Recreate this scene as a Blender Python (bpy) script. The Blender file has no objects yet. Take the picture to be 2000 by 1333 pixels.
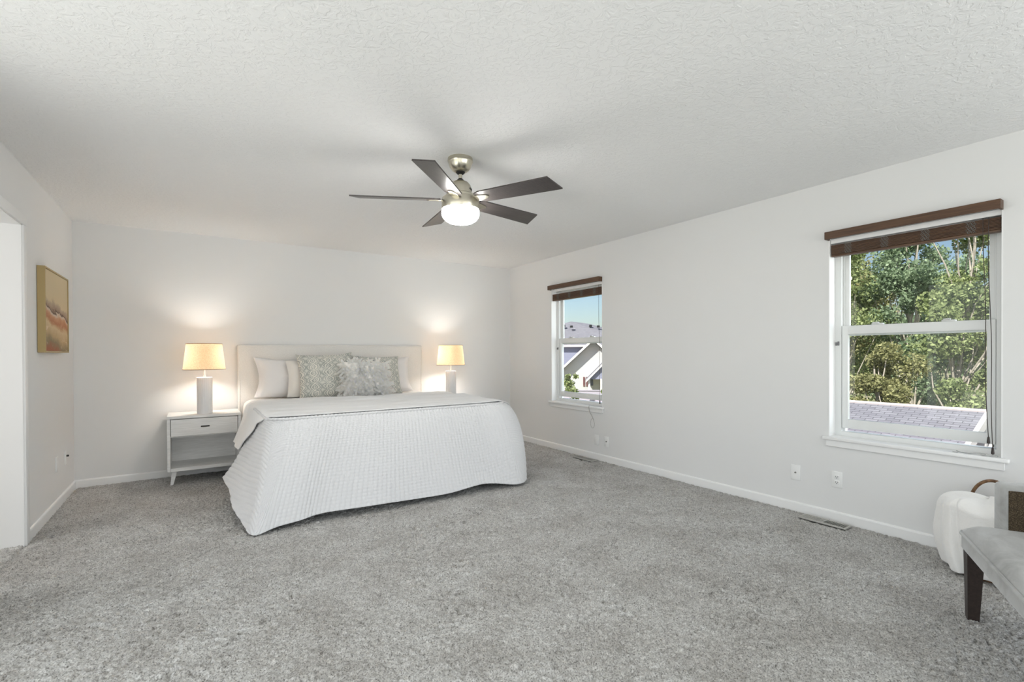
import bpy, bmesh, math, random
import numpy as np
from mathutils import Vector, Matrix, Euler
random.seed(7); RNG = np.random.default_rng(11)
SC = bpy.context.scene
COL = SC.collection
PI = math.pi
R = math.radians

# ------------------------------------------------------------------ camera
cam_d = bpy.data.cameras.new('camera')
cam = bpy.data.objects.new('camera', cam_d); COL.objects.link(cam)
cam_d.sensor_width = 36.0
cam_d.lens = 949.22 / 2000 * 36.0
cam_d.shift_y = 0.0155
cam_d.clip_start = 0.02; cam_d.clip_end = 400
cam.matrix_world = (Matrix.Translation((0, 0, 1.207)) @ Matrix.Rotation(-0.5821, 4, 'Z')
                    @ Matrix.Rotation(PI / 2 - 0.0069, 4, 'X') @ Matrix.Rotation(-0.0042, 4, 'Z'))
SC.camera = cam

# ------------------------------------------------------------------ exposure, sky, sun, daylight and added fill
SC.view_settings.view_transform = 'Standard'
SC.view_settings.look = 'None'
SC.view_settings.gamma = 1.0
SC.view_settings.use_curve_mapping = False
SC.view_settings.exposure = 0.87
W = bpy.data.worlds.new('sky'); SC.world = W; W.use_nodes = True
wn = W.node_tree
sky = wn.nodes.new('ShaderNodeTexSky'); sky.sky_type = 'NISHITA'
sky.sun_disc = False; sky.sun_elevation = R(46); sky.sun_rotation = R(190)
sky.air_density = 1.0; sky.dust_density = 1.2; sky.ozone_density = 1.5
wn.links.new(sky.outputs[0], wn.nodes['Background'].inputs[0])
wn.nodes['Background'].inputs[1].default_value = 0.078
sun_d = bpy.data.lights.new('sun', 'SUN'); sun_d.energy = 4.3; sun_d.angle = R(0.6); sun_d.color = (1, .96, .89)
sun = bpy.data.objects.new('sun', sun_d); COL.objects.link(sun)
sun.rotation_euler = Vector((.72, .16, -.68)).to_track_quat('-Z', 'Y').to_euler()


def area(name, loc, aim, sx, sy, power, color=(1, 1, 1)):
    d = bpy.data.lights.new(name, 'AREA'); d.shape = 'RECTANGLE'; d.size = sx; d.size_y = sy
    d.energy = power; d.color = color
    o = bpy.data.objects.new(name, d); COL.objects.link(o); o.location = loc
    o.rotation_euler = (Vector(aim) - Vector(loc)).to_track_quat('-Z', 'Y').to_euler()
    return o


# unseen fill lamps added for brightness, then daylight from the doorway on the left
area('fill_rear', (1.5, -3.95, 1.25), (1.5, 3.0, 1.35), 4.0, 2.2, 18, (.93, .97, 1.0))  # added fill at the invented rear opening
area('fill_left', (-1.30, .30, 1.2), (3.0, .9, 1.2), 5.0, 2.1, 30, (.93, .97, 1.0))  # added fill at the invented left opening
area('fill_right', (4.35, -1.9, 1.2), (-.9, 3.4, 1.2), 2.8, 2.1, 36, (.93, .97, 1.0))  # added fill at an invented right opening, brightens the left wall
area('fill_up_rear', (1.5, -4.5, -.1), (1.5, .6, 2.44), 4.0, 1.6, 48, (.96, .985, 1.0))  # added uplight low outside, brightens the ceiling
area('fill_up_left', (-1.9, .40, -.1), (2.9, 2.0, 2.44), 5.0, 1.4, 17, (.96, .985, 1.0))  # second added uplight for the ceiling, from the left
area('fill_far_window', (4.45, 3.50, 1.6), (3.5, 5.0, 1.2), .7, 1.5, 11, (.93, .97, 1.0))  # added lamp out of view, brightens the far window's returns
area('fill_big_window', (4.45, .25, 1.6), (3.5, 1.75, 1.2), .7, 1.5, 11, (.93, .97, 1.0))  # same kind of added booster for the big window's returns
area('daylight_hall', (-2.3, 3.75, 1.3), (1.0, 3.75, 1.0), 1.2, 1.9, 9, (1.0, .98, .95))


# ------------------------------------------------------------------ helpers
def link_obj(name, me, mat=None, parent=None):
    o = bpy.data.objects.new(name, me); COL.objects.link(o)
    if mat is not None: me.materials.append(mat)
    if parent is not None: o.parent = parent
    return o


def fin(name, bm, mat, parent=None, smooth=True, angle=38):
    me = bpy.data.meshes.new(name)
    bmesh.ops.recalc_face_normals(bm, faces=bm.faces)
    bm.to_mesh(me); bm.free()
    if smooth:
        me.shade_smooth(); me.set_sharp_from_angle(angle=R(angle))
    return link_obj(name, me, mat, parent)


def tag(o, label=None, cat=None, group=None, kind=None):
    if label: o['label'] = label
    if cat: o['category'] = cat
    if group: o['group'] = group
    if kind: o['kind'] = kind
    return o


def thing(name, label, cat, loc=(0, 0, 0), rz=0.0, group=None):
    o = bpy.data.objects.new(name, None); COL.objects.link(o)
    o.location = loc; o.rotation_euler = (0, 0, rz); o.empty_display_size = .1
    return tag(o, label, cat, group)


def struct_root(name, loc=(0, 0, 0)):
    o = bpy.data.objects.new(name, None); COL.objects.link(o); o.location = loc
    o['kind'] = 'structure'
    return o


def copy_tree(o, parent=None):
    c = o.copy(); COL.objects.link(c)
    if parent is not None: c.parent = parent
    for ch in list(o.children): copy_tree(ch, c)
    return c


def box(bm, x0, x1, y0, y1, z0, z1, bev=0.0, seg=2, rot=None):
    m = Matrix.Translation(((x0 + x1) / 2, (y0 + y1) / 2, (z0 + z1) / 2))
    if rot is not None: m = m @ rot
    m = m @ Matrix.Diagonal((x1 - x0, y1 - y0, z1 - z0, 1))
    r = bmesh.ops.create_cube(bm, size=1, matrix=m)
    if bev > 0:
        es = list({e for v in r['verts'] for e in v.link_edges})
        bmesh.ops.bevel(bm, geom=es, offset=bev, segments=seg, profile=.5, affect='EDGES', clamp_overlap=True)


def lathe(bm, prof, seg=48, c=(0, 0, 0), cap0=True, cap1=True):
    rings = []
    for r, z in prof:
        rings.append([bm.verts.new((c[0] + r * math.cos(2 * PI * k / seg), c[1] + r * math.sin(2 * PI * k / seg), c[2] + z)) for k in range(seg)])
    for a, b in zip(rings, rings[1:]):
        for k in range(seg):
            bm.faces.new((a[k], a[(k + 1) % seg], b[(k + 1) % seg], b[k]))
    if cap0: bm.faces.new(rings[0])
    if cap1: bm.faces.new(rings[-1])


def tube(bm, pts, r, seg=8, closed=False):
    pts = [Vector(p) for p in pts]; n = len(pts); rings = []
    up = None
    for i, p in enumerate(pts):
        a = pts[(i - 1) % n] if (closed or i > 0) else p
        b = pts[(i + 1) % n] if (closed or i < n - 1) else p
        t = (b - a).normalized()
        if up is None: up = t.orthogonal().normalized()
        up = (up - t * up.dot(t)).normalized()
        s = t.cross(up)
        rr = r[i] if isinstance(r, (list, tuple)) else r
        rings.append([bm.verts.new(p + (up * math.cos(2 * PI * k / seg) + s * math.sin(2 * PI * k / seg)) * rr) for k in range(seg)])
    prs = list(zip(rings, rings[1:])) + ([(rings[-1], rings[0])] if closed else [])
    for a, b in prs:
        for k in range(seg):
            bm.faces.new((a[k], a[(k + 1) % seg], b[(k + 1) % seg], b[k]))
    if not closed:
        bm.faces.new(rings[0]); bm.faces.new(rings[-1])


def prism(bm, poly, axis, a, b):
    """extrude a 2-D polygon along an axis ('x': poly=(y,z); 'y': poly=(x,z); 'z': poly=(x,y))"""
    def P(q, t):
        return {'x': (t, q[0], q[1]), 'y': (q[0], t, q[1]), 'z': (q[0], q[1], t)}[axis]
    va = [bm.verts.new(P(q, a)) for q in poly]; vb = [bm.verts.new(P(q, b)) for q in poly]
    bm.faces.new(va); bm.faces.new(vb)
    n = len(poly)
    for i in range(n):
        bm.faces.new((va[i], va[(i + 1) % n], vb[(i + 1) % n], vb[i]))


def grid_mesh(name, P, mat, parent=None, uv=None, smooth=True, closed_u=False):
    """P: array (nu, nv, 3)"""
    nu, nv = P.shape[:2]
    me = bpy.data.meshes.new(name)
    idx = np.arange(nu * nv).reshape(nu, nv)
    if closed_u: idx = np.vstack([idx, idx[:1]])
    F = np.stack([idx[:-1, :-1], idx[1:, :-1], idx[1:, 1:], idx[:-1, 1:]], -1).reshape(-1, 4)
    set_mesh(me, P.reshape(-1, 3), F)
    if uv is not None:
        l = me.uv_layers.new(name='UVMap')
        l.data.foreach_set('uv', uv.reshape(-1, 2)[F.reshape(-1)].astype(np.float32).ravel())
    if smooth: me.shade_smooth()
    return link_obj(name, me, mat, parent)


def set_mesh(me, V, F):
    k = F.shape[1]
    me.vertices.add(len(V)); me.vertices.foreach_set('co', np.asarray(V, np.float32).ravel())
    me.loops.add(F.size); me.loops.foreach_set('vertex_index', F.astype(np.int32).ravel())
    me.polygons.add(len(F)); me.polygons.foreach_set('loop_start', np.arange(0, F.size, k, dtype=np.int32))
    me.polygons.foreach_set('loop_total', np.full(len(F), k, np.int32))
    me.update(calc_edges=True); me.validate()


def vnoise(nx, ny, cx, cy, rng):
    """smooth value noise on an nx x ny grid with cells of cx x cy samples, range 0..1"""
    gx, gy = int(nx / cx) + 3, int(ny / cy) + 3
    g = rng.random((gx, gy))
    fx = np.arange(nx) / cx; fy = np.arange(ny) / cy
    ix = fx.astype(int); iy = fy.astype(int)
    tx = fx - ix; ty = fy - iy
    tx = (tx * tx * (3 - 2 * tx))[:, None]; ty = (ty * ty * (3 - 2 * ty))[None]
    a = g[ix][:, iy]; b = g[ix + 1][:, iy]; c = g[ix][:, iy + 1]; d = g[ix + 1][:, iy + 1]
    return (a * (1 - tx) + b * tx) * (1 - ty) + (c * (1 - tx) + d * tx) * ty


# ------------------------------------------------------------------ materials
class Mat:
    def __init__(s, name, color=(.8, .8, .8), rough=.6, metal=0.0, spec=.5, sheen=0.0, coat=0.0):
        s.m = bpy.data.materials.new(name); s.m.use_nodes = True
        s.nt = s.m.node_tree; s.b = s.nt.nodes['Principled BSDF']
        s.b.inputs['Base Color'].default_value = (*color, 1)
        s.b.inputs['Roughness'].default_value = rough
        s.b.inputs['Metallic'].default_value = metal
        s.b.inputs['Specular IOR Level'].default_value = spec
        s.b.inputs['Sheen Weight'].default_value = sheen
        s.b.inputs['Coat Weight'].default_value = coat
        s.co = {}
        s.last = None

    def n(s, t, **kw):
        x = s.nt.nodes.new(t)
        for k, v in kw.items(): setattr(x, k, v)
        return x

    def l(s, a, b): s.nt.links.new(a, b)

    def coord(s, kind='Object', scale=(1, 1, 1)):
        key = (kind, scale)
        if key not in s.co:
            tc = s.n('ShaderNodeTexCoord'); mp = s.n('ShaderNodeMapping')
            mp.inputs['Scale'].default_value = scale
            s.l(tc.outputs[kind], mp.inputs[0]); s.co[key] = mp.outputs[0]
        return s.co[key]

    def noise(s, scale=10, detail=3, rough=.5, dist=0.0, kind='Object', stretch=(1, 1, 1)):
        t = s.n('ShaderNodeTexNoise'); t.inputs['Scale'].default_value = scale
        t.inputs['Detail'].default_value = detail; t.inputs['Roughness'].default_value = rough
        t.inputs['Distortion'].default_value = dist
        s.l(s.coord(kind, stretch), t.inputs['Vector']); return t.outputs['Fac']

    def wave(s, scale, axis='X', dist=0.0, kind='UV', profile='SIN'):
        t = s.n('ShaderNodeTexWave'); t.wave_type = 'BANDS'; t.bands_direction = axis; t.wave_profile = profile
        t.inputs['Scale'].default_value = scale; t.inputs['Distortion'].default_value = dist
        s.l(s.coord(kind), t.inputs['Vector']); return t.outputs['Fac']

    def math(s, op, a, b=None, c=None):
        x = s.n('ShaderNodeMath', operation=op)
        for i, v in enumerate((a, b, c)):
            if v is None: continue
            if isinstance(v, (int, float)): x.inputs[i].default_value = v
            else: s.l(v, x.inputs[i])
        return x.outputs[0]

    def ramp(s, fac, stops):
        r = s.n('ShaderNodeValToRGB'); e = r.color_ramp.elements
        while len(e) < len(stops): e.new(.5)
        for k, (p, c) in zip(e, stops):
            k.position = p; k.color = (*c, 1) if len(c) == 3 else c
        s.l(fac, r.inputs[0]); return r.outputs[0]

    def mix(s, fac, a, b, mode='MIX'):
        x = s.n('ShaderNodeMix', data_type='RGBA', blend_type=mode)
        if isinstance(fac, (int, float)): x.inputs[0].default_value = fac
        else: s.l(fac, x.inputs[0])
        for i, v in ((6, a), (7, b)):
            if isinstance(v, tuple): x.inputs[i].default_value = (*v, 1)
            else: s.l(v, x.inputs[i])
        return x.outputs[2]

    def base(s, c): s.l(c, s.b.inputs['Base Color']); return s

    def bump(s, h, strength=.3, dist=.01):
        x = s.n('ShaderNodeBump'); x.inputs['Strength'].default_value = strength
        x.inputs['Distance'].default_value = dist; s.l(h, x.inputs['Height'])
        if s.last is not None: s.l(s.last, x.inputs['Normal'])
        s.last = x.outputs[0]; s.l(s.last, s.b.inputs['Normal']); return s


def plain(name, color, rough=.6, metal=0.0, **k):
    return Mat(name, color, rough, metal, **k).m


mm = Mat('wall_paint', (.815, .815, .81), .75, spec=.25)
mm.bump(mm.noise(190, 4), .10, .002); WALL = mm.m
mm = Mat('ceiling_knockdown', (.88, .88, .875), .85, spec=.2)
a = mm.noise(26, 5, .55, 1.2); a = mm.ramp(a, [(.44, (0, 0, 0)), (.56, (1, 1, 1))])
mm.bump(a, .36, .007); mm.bump(mm.noise(150, 3), .15, .002); CEIL = mm.m
TRIM = plain('white_trim_paint', (.90, .90, .895), .42)
VINYL = plain('white_vinyl', (.80, .81, .80), .38)
PLASTIC = plain('white_plastic', (.90, .90, .89), .4)
DARKHOLE = plain('dark_gap', (.02, .02, .02), .7)
GREYCLIP = plain('grey_clip', (.22, .22, .23), .5)

mm = Mat('carpet_pile', (.4, .4, .39), 1.0, spec=.05, sheen=.25)
fine = mm.noise(150, 3, .6); big = mm.noise(3.2, 3, .55); med = mm.noise(38, 3, .6)
c = mm.ramp(fine, [(.30, (.14, .132, .122)), (.46, (.50, .492, .475)), (.68, (.74, .732, .71))])
c2 = mm.ramp(med, [(.32, (.76, .75, .74)), (.55, (1, 1, 1)), (.75, (1.08, 1.08, 1.07))])
c3 = mm.ramp(big, [(.36, (.86, .845, .83)), (.62, (1.05, 1.05, 1.05))])
mm.base(mm.mix(1.0, mm.mix(1.0, c, c2, 'MULTIPLY'), c3, 'MULTIPLY'))
mm.bump(fine, .8, .006); CARPET = mm.m


def wood(name, c1, c2, rough=.5, stretch=(2, 30, 30), bump=.1, scale=3.0):
    w = Mat(name, c1, rough); f = w.noise(scale, 5, .6, .6, stretch=stretch)
    w.base(w.ramp(f, [(.34, c1), (.66, c2)])); w.bump(f, bump, .002); return w.m


WHITEWASH = wood('whitewashed_wood', (.78, .775, .76), (.90, .895, .885), .5, (2, 30, 30), .2)
BLINDWOOD = wood('walnut_slat', (.065, .030, .014), (.125, .062, .030), .42, (30, 1.2, 30), .1, 4)
BLADE = wood('espresso_blade', (.042, .036, .035), (.078, .066, .062), .33, (2, 40, 40), .1, 4)
LEGWOOD = wood('dark_leg_wood', (.018, .012, .010), (.035, .022, .018), .4)
NICKEL = Mat('brushed_nickel', (.60, .565, .47), .28, 1.0)
NICKEL.bump(NICKEL.noise(60, 3, .5, stretch=(1, 1, 14)), .06, .001); NICKEL = NICKEL.m
BLACK = plain('black_metal', (.012, .012, .012), .45)
SHEET = Mat('white_cotton', (.83, .815, .795), .85, spec=.2, sheen=.2)
SHEET.bump(SHEET.noise(9, 4, .55, .6), .25, .012); SHEET = SHEET.m
PILLOW_W = Mat('white_sham', (.82, .80, .79), .85, spec=.2, sheen=.2)
PILLOW_W.bump(PILLOW_W.noise(7, 4, .5, .7), .3, .015); PILLOW_W = PILLOW_W.m
PILLOW_C = Mat('ivory_sham', (.80, .765, .715), .85, spec=.2, sheen=.2)
PILLOW_C.bump(PILLOW_C.noise(7, 4, .5, .7), .3, .015); PILLOW_C = PILLOW_C.m
LINEN = Mat('linen_upholstery', (.74, .71, .66), .9, spec=.2, sheen=.2)
f = LINEN.noise(300, 2, .5, stretch=(1, 1, 1)); LINEN.base(LINEN.ramp(f, [(.3, (.74, .72, .69)), (.7, (.84, .825, .795))]))
LINEN.bump(f, .25, .002); LINEN = LINEN.m

q = Mat('waffle_quilt', (.73, .73, .74), .85, spec=.2, sheen=.3)
q.bump(q.noise(160, 2, .5), .15, .002)
QUILT = q.m
t = Mat('throw_knit', (.88, .88, .88), .9, spec=.15, sheen=.3)
t.bump(t.noise(5, 3, .5, .8), .25, .012); t.bump(t.wave(70, 'Y', .4), .2, .002); THROW = t.m

# grey-sage damask: an ogee lattice broken up by noise
d = Mat('damask_cushion', (.6, .6, .56), .8, spec=.2, sheen=.2)
tc = d.n('ShaderNodeTexCoord'); sp = d.n('ShaderNodeSeparateXYZ'); d.l(tc.outputs['UV'], sp.inputs[0])
ux, uy = sp.outputs[0], sp.outputs[1]
wob = d.math('MULTIPLY', d.math('SINE', d.math('MULTIPLY', uy, 2 * PI * 3.4)), .060)
dn = d.math('MULTIPLY', d.math('SUBTRACT', d.noise(9, 3, .6, .8, 'UV'), .5), .10)
bands = d.math('ABSOLUTE', d.math('SINE', d.math('MULTIPLY', d.math('ADD', d.math('ADD', ux, dn), wob), PI * 3.8)))
bands2 = d.math('ABSOLUTE', d.math('SINE', d.math('MULTIPLY', d.math('SUBTRACT', d.math('ADD', ux, dn), wob), PI * 3.8)))
lat = d.math('MINIMUM', bands, bands2)
grain = d.noise(90, 3, .65, 0, 'UV'); mot = d.noise(5, 3, .6, .4, 'UV')
line = d.ramp(lat, [(0, (1, 1, 1)), (.13, (.95, .95, .95)), (.20, (.10, .10, .10)), (.38, (.25, .25, .25)), (.46, (.9, .9, .9)), (.54, (.8, .8, .8)), (.62, (.1, .1, .1)), (.82, (.35, .35, .35)), (1, (.8, .8, .8))])
v = d.math('ADD', d.math('MULTIPLY', line, .40), d.math('ADD', d.math('MULTIPLY', mot, .42), d.math('MULTIPLY', grain, .62)))
colr = d.ramp(v, [(.36, (.20, .215, .195)), (.55, (.36, .375, .345)), (.72, (.60, .60, .55)), (.95, (.78, .75, .68))])
d.base(colr); d.bump(v, .25, .004); DAMASK = d.m
def fur_mat():
    m = bpy.data.materials.new('ivory_fur'); m.use_nodes = True; nt = m.node_tree
    nt.nodes.remove(nt.nodes['Principled BSDF'])
    h_ = nt.nodes.new('ShaderNodeBsdfHairPrincipled'); h_.parametrization = 'COLOR'
    h_.inputs['Color'].default_value = (.985, .92, .82, 1); h_.inputs['Roughness'].default_value = .55; h_.inputs['Radial Roughness'].default_value = .7
    nt.links.new(h_.outputs[0], nt.nodes['Material Output'].inputs[0]); return m


FUR = fur_mat()
FURBASE = plain('ivory_fur_backing', (.92, .89, .84), .9)
FURW = Mat('white_faux_fur', (.94, .925, .90), .95, sheen=.8); FURW.bump(FURW.noise(35, 4, .6), .5, .010); FURW = FURW.m
CERAMIC = Mat('ribbed_white_ceramic', (.80, .795, .80), .45)
CERAMIC.bump(CERAMIC.noise(120, 1, .3, stretch=(1, 1, .6)), .1, .002); CERAMIC = CERAMIC.m
CLEAR = plain('clear_acrylic', (.85, .85, .85), .15, .3)


def shade_mat():
    s = Mat('linen_lamp_shade', (.86, .75, .60), .9, spec=.1)
    f = s.noise(220, 2, .6)
    col = s.ramp(f, [(.3, (.72, .50, .31)), (.55, (.90, .70, .48)), (.8, (.96, .82, .62))])
    s.base(col)
    tr = s.n('ShaderNodeBsdfTranslucent'); s.l(col, tr.inputs[0])
    mx = s.n('ShaderNodeMixShader'); mx.inputs[0].default_value = .21
    s.l(s.b.outputs[0], mx.inputs[1]); s.l(tr.outputs[0], mx.inputs[2])
    s.l(mx.outputs[0], s.nt.nodes['Material Output'].inputs[0]); return s.m


SHADE = shade_mat()
SHADETRIM = plain('shade_binding', (.42, .30, .19), .8)


def emit(name, color, strength):
    s = Mat(name, color, .4); s.b.inputs['Emission Color'].default_value = (*color, 1)
    s.b.inputs['Emission Strength'].default_value = strength; return s.m


GLOBE = emit('lit_opal_glass', (1, .98, .95), 32.0)
BULB = emit('lit_bulb', (1, .88, .72), 8.0)


def glass_mat():
    m = bpy.data.materials.new('window_glass'); m.use_nodes = True; nt = m.node_tree
    for x in list(nt.nodes): nt.nodes.remove(x)
    o = nt.nodes.new('ShaderNodeOutputMaterial'); tr = nt.nodes.new('ShaderNodeBsdfTransparent')
    gl = nt.nodes.new('ShaderNodeBsdfGlossy'); gl.inputs['Roughness'].default_value = .01
    tr.inputs[0].default_value = (.97, .985, .98, 1)
    ge = nt.nodes.new('ShaderNodeNewGeometry'); dt = nt.nodes.new('ShaderNodeVectorMath'); dt.operation = 'DOT_PRODUCT'
    nt.links.new(ge.outputs['Incoming'], dt.inputs[0]); nt.links.new(ge.outputs['Normal'], dt.inputs[1])
    prev = dt.outputs['Value']
    for op, val in (('ABSOLUTE', 0), ('SUBTRACT', 1), ('POWER', 5), ('MULTIPLY_ADD', .95)):
        mt = nt.nodes.new('ShaderNodeMath'); mt.operation = op
        if op == 'SUBTRACT': mt.inputs[0].default_value = 1; nt.links.new(prev, mt.inputs[1])
        else:
            nt.links.new(prev, mt.inputs[0])
            if op != 'ABSOLUTE': mt.inputs[1].default_value = val
            if op == 'MULTIPLY_ADD': mt.inputs[2].default_value = .02
        prev = mt.outputs[0]
    fr = mt
    mx = nt.nodes.new('ShaderNodeMixShader')
    nt.links.new(fr.outputs[0], mx.inputs[0]); nt.links.new(tr.outputs[0], mx.inputs[1])
    nt.links.new(gl.outputs[0], mx.inputs[2]); nt.links.new(mx.outputs[0], o.inputs[0]); return m


GLASS = glass_mat()
VELVET = Mat('grey_velvet', (.36, .365, .36), .75, spec=.2, sheen=.6)
f = VELVET.noise(5, 5, .65, 1.0); VELVET.base(VELVET.ramp(f, [(.30, (.27, .268, .255)), (.5, (.40, .40, .39)), (.72, (.50, .505, .50))]))
VELVET.bump(f, .15, .01); VELVET = VELVET.m
TWEED = Mat('brown_tweed', (.09, .07, .05), .95, spec=.1)
f = TWEED.noise(260, 2, .6); TWEED.base(TWEED.ramp(f, [(.3, (.028, .022, .016)), (.55, (.085, .065, .042)), (.8, (.22, .17, .12))]))
TWEED.bump(f, .5, .004); TWEED = TWEED.m
WICKER = Mat('dark_wicker', (.22, .12, .06), .6)
f = WICKER.noise(40, 3, .5, 0); WICKER.base(WICKER.ramp(f, [(.3, (.07, .03, .015)), (.7, (.30, .17, .08))])); WICKER = WICKER.m
GOLD = plain('pale_gold_frame', (.44, .33, .155), .42, .35)
VENT = plain('register_metal', (.50, .49, .46), .4, .4)

# abstract landscape canvas
p = Mat('painted_canvas', (.7, .6, .45), .7, spec=.2)
tc = p.n('ShaderNodeTexCoord'); sp = p.n('ShaderNodeSeparateXYZ'); p.l(tc.outputs['Object'], sp.inputs[0])
nz = p.noise(4.2, 4, .6, .6); nz2 = p.noise(9, 4, .65, 1.2, stretch=(1, .7, 1.6))
hgt = p.math('ADD', sp.outputs[2], p.math('ADD', p.math('MULTIPLY', sp.outputs[1], .11), p.math('ADD', p.math('MULTIPLY', p.math('SUBTRACT', nz, .5), .14), p.math('MULTIPLY', p.math('SUBTRACT', nz2, .5), .07))))
hgt = p.math('ADD', p.math('MULTIPLY', hgt, 1.6), .5)
colr = p.ramp(hgt, [(.00, (.36, .13, .07)), (.10, (.27, .22, .13)), (.19, (.50, .36, .20)), (.29, (.62, .48, .29)), (.36, (.44, .20, .10)),
                    (.43, (.55, .30, .17)), (.475, (.62, .52, .42)), (.50, (.12, .07, .05)), (.535, (.36, .26, .19)), (.585, (.46, .36, .25)), (.62, (.62, .51, .33)), (1.0, (.64, .54, .36))])
spk = p.ramp(nz2, [(.60, (0, 0, 0)), (.70, (1, 1, 1))])
low = p.math('MULTIPLY', p.math('LESS_THAN', hgt, .47), .55)
fac = p.n('ShaderNodeMix', data_type='FLOAT')
colr = p.mix(p.math('MULTIPLY', spk, low), colr, (.74, .60, .46))
p.base(colr); p.bump(nz2, .3, .003); CANVAS = p.m

LEAFMATS = []
for nm, dark, lite in (('leaf_green', (.12, .165, .055), (.56, .63, .30)), ('leaf_bluegreen', (.11, .17, .09), (.48, .60, .38)), ('leaf_olive', (.13, .14, .05), (.60, .58, .29))):
    s = Mat(nm, lite, .55, spec=.3)
    at = s.n('ShaderNodeAttribute'); at.attribute_name = 'tint'
    col = s.ramp(at.outputs['Fac'], [(0, dark), (.55, tuple((x + y) / 2 for x, y in zip(dark, lite))), (1, lite)])
    s.base(col); tr = s.n('ShaderNodeBsdfTranslucent'); s.l(col, tr.inputs[0])
    mx = s.n('ShaderNodeMixShader'); mx.inputs[0].default_value = .45
    s.l(s.b.outputs[0], mx.inputs[1]); s.l(tr.outputs[0], mx.inputs[2]); s.l(mx.outputs[0], s.nt.nodes['Material Output'].inputs[0])
    LEAFMATS.append(s.m)
BARK = wood('pale_bark', (.34, .29, .24), (.55, .50, .43), .9, (8, 8, 1), .5, 5)


def shingle_mat(name, c1, c2, rot=False):
    s = Mat(name, c1, .9)
    br = s.n('ShaderNodeTexBrick'); br.inputs['Color1'].default_value = (*c1, 1); br.inputs['Color2'].default_value = (*c2, 1)
    br.inputs['Mortar'].default_value = tuple(x * .55 for x in c1) + (1,)
    br.inputs['Scale'].default_value = 1.0; br.inputs['Brick Width'].default_value = .22; br.inputs['Row Height'].default_value = .085
    br.inputs['Mortar Size'].default_value = .008
    s.l(s.coord('UV'), br.inputs['Vector']); s.base(br.outputs[0]); s.bump(br.outputs['Fac'], .4, -.01); return s.m


SHINGLE = shingle_mat('grey_shingles', (.19, .185, .215), (.26, .255, .285))


def siding_mat(name, col):
    s = Mat(name, col, .7); w = s.n('ShaderNodeTexWave'); w.wave_type = 'BANDS'; w.bands_direction = 'Z'; w.wave_profile = 'SAW'
    w.inputs['Scale'].default_value = 1.9; s.l(s.coord('Object'), w.inputs['Vector'])
    s.bump(w.outputs['Fac'], 1.0, .02)
    return s.m


SIDING = siding_mat('grey_lap_siding', (.62, .615, .62))
SIDESHADE = siding_mat('shade_blue_siding', (.30, .31, .42))  # bluish tone of the shaded wall put into the siding colour
EXTTRIM = plain('white_exterior_trim', (.80, .76, .72), .6)
SHUTTER = plain('maroon_shutter', (.16, .07, .07), .6)
DARKGLASS = plain('dark_window', (.16, .18, .24), .1)
GROUND = Mat('dry_lawn', (.25, .24, .12), .95)
GROUND.base(GROUND.ramp(GROUND.noise(.8, 5, .6), [(.3, (.12, .15, .05)), (.6, (.30, .27, .14)), (.8, (.40, .34, .22))])); GROUND = GROUND.m
STUCCO = plain('exterior_stucco', (.55, .53, .5), .9)

# ------------------------------------------------------------------ room shell
XL, XR, YB, YF, H = -.9106, 3.8697, 5.9328, -3.6, 2.44
TH = .165
W1 = (4.022, 4.954); W2 = (.778, 1.688); WZ = (.572, 2.035)


def wall_x(name, x0, x1, y0, y1, openings, mat):
    """wall slab between x0..x1 with rectangular openings [(ya,yb,za,zb)] sorted in y"""
    bm = bmesh.new(); y = y0
    for ya, yb, za, zb in openings:
        box(bm, x0, x1, y, ya, -.2, H)
        if za > -.2: box(bm, x0, x1, ya, yb, -.2, za)
        box(bm, x0, x1, ya, yb, zb, H)
        y = yb
    box(bm, x0, x1, y, y1, -.2, H)
    return tag(fin(name, bm, mat, smooth=False), kind='structure')


wall_x('wall_right', XR, XR + TH, YF, YB + TH, [(-3.2, -.5, .06, 2.28), (W2[0], W2[1], WZ[0], WZ[1]), (W1[0], W1[1], WZ[0], WZ[1])], WALL)
SIDE = (-2.2, 2.8)
DOOR = (3.46, 4.335, 2.06)
wall_x('wall_left', XL - .12, XL, YF, YB + TH, [(SIDE[0], SIDE[1], .06, 2.28), (DOOR[0], DOOR[1], -.2, DOOR[2])], WALL)
bm = bmesh.new(); box(bm, XL, XR, YB, YB + TH, -.2, H); tag(fin('wall_back', bm, WALL, smooth=False), kind='structure')
bm = bmesh.new(); GX = (-.6, 3.6)
box(bm, XL, GX[0], YF - TH, YF, -.2, H); box(bm, GX[1], XR, YF - TH, YF, -.2, H); box(bm, GX[0], GX[1], YF - TH, YF, 2.3, H); box(bm, GX[0], GX[1], YF - TH, YF, -.2, .06)
tag(fin('wall_rear', bm, WALL, smooth=False), kind='structure')
bm = bmesh.new()
for x in (GX[0], .78, 2.18, GX[1] - .05): box(bm, x, x + .05, YF - .12, YF - .05, .06, 2.3)
box(bm, GX[0], GX[1], YF - .12, YF - .05, .06, .11); box(bm, GX[0], GX[1], YF - .12, YF - .05, 2.25, 2.3)
tag(fin('added_window_rear', bm, VINYL, smooth=False), kind='structure')  # frame of an unseen opening added to admit the rear fill
bm = bmesh.new()
for k in range(5):
    y = SIDE[0] + k * (SIDE[1] - SIDE[0] - .05) / 4; box(bm, XL - .10, XL - .04, y, y + .05, .06, 2.28)
box(bm, XL - .10, XL - .04, SIDE[0], SIDE[1], .06, .11); box(bm, XL - .10, XL - .04, SIDE[0], SIDE[1], 2.23, 2.28)
tag(fin('added_window_left', bm, VINYL, smooth=False), kind='structure')  # unseen left opening, added to let fill light in
bm = bmesh.new(); box(bm, XL - 2.9, XR + .45, YF - .9, YB + .5, H, H + .18)  # overhang lengthened out of view to keep sun off the added left opening
tag(fin('ceiling', bm, CEIL, smooth=False), kind='structure')
bm = bmesh.new()
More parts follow.
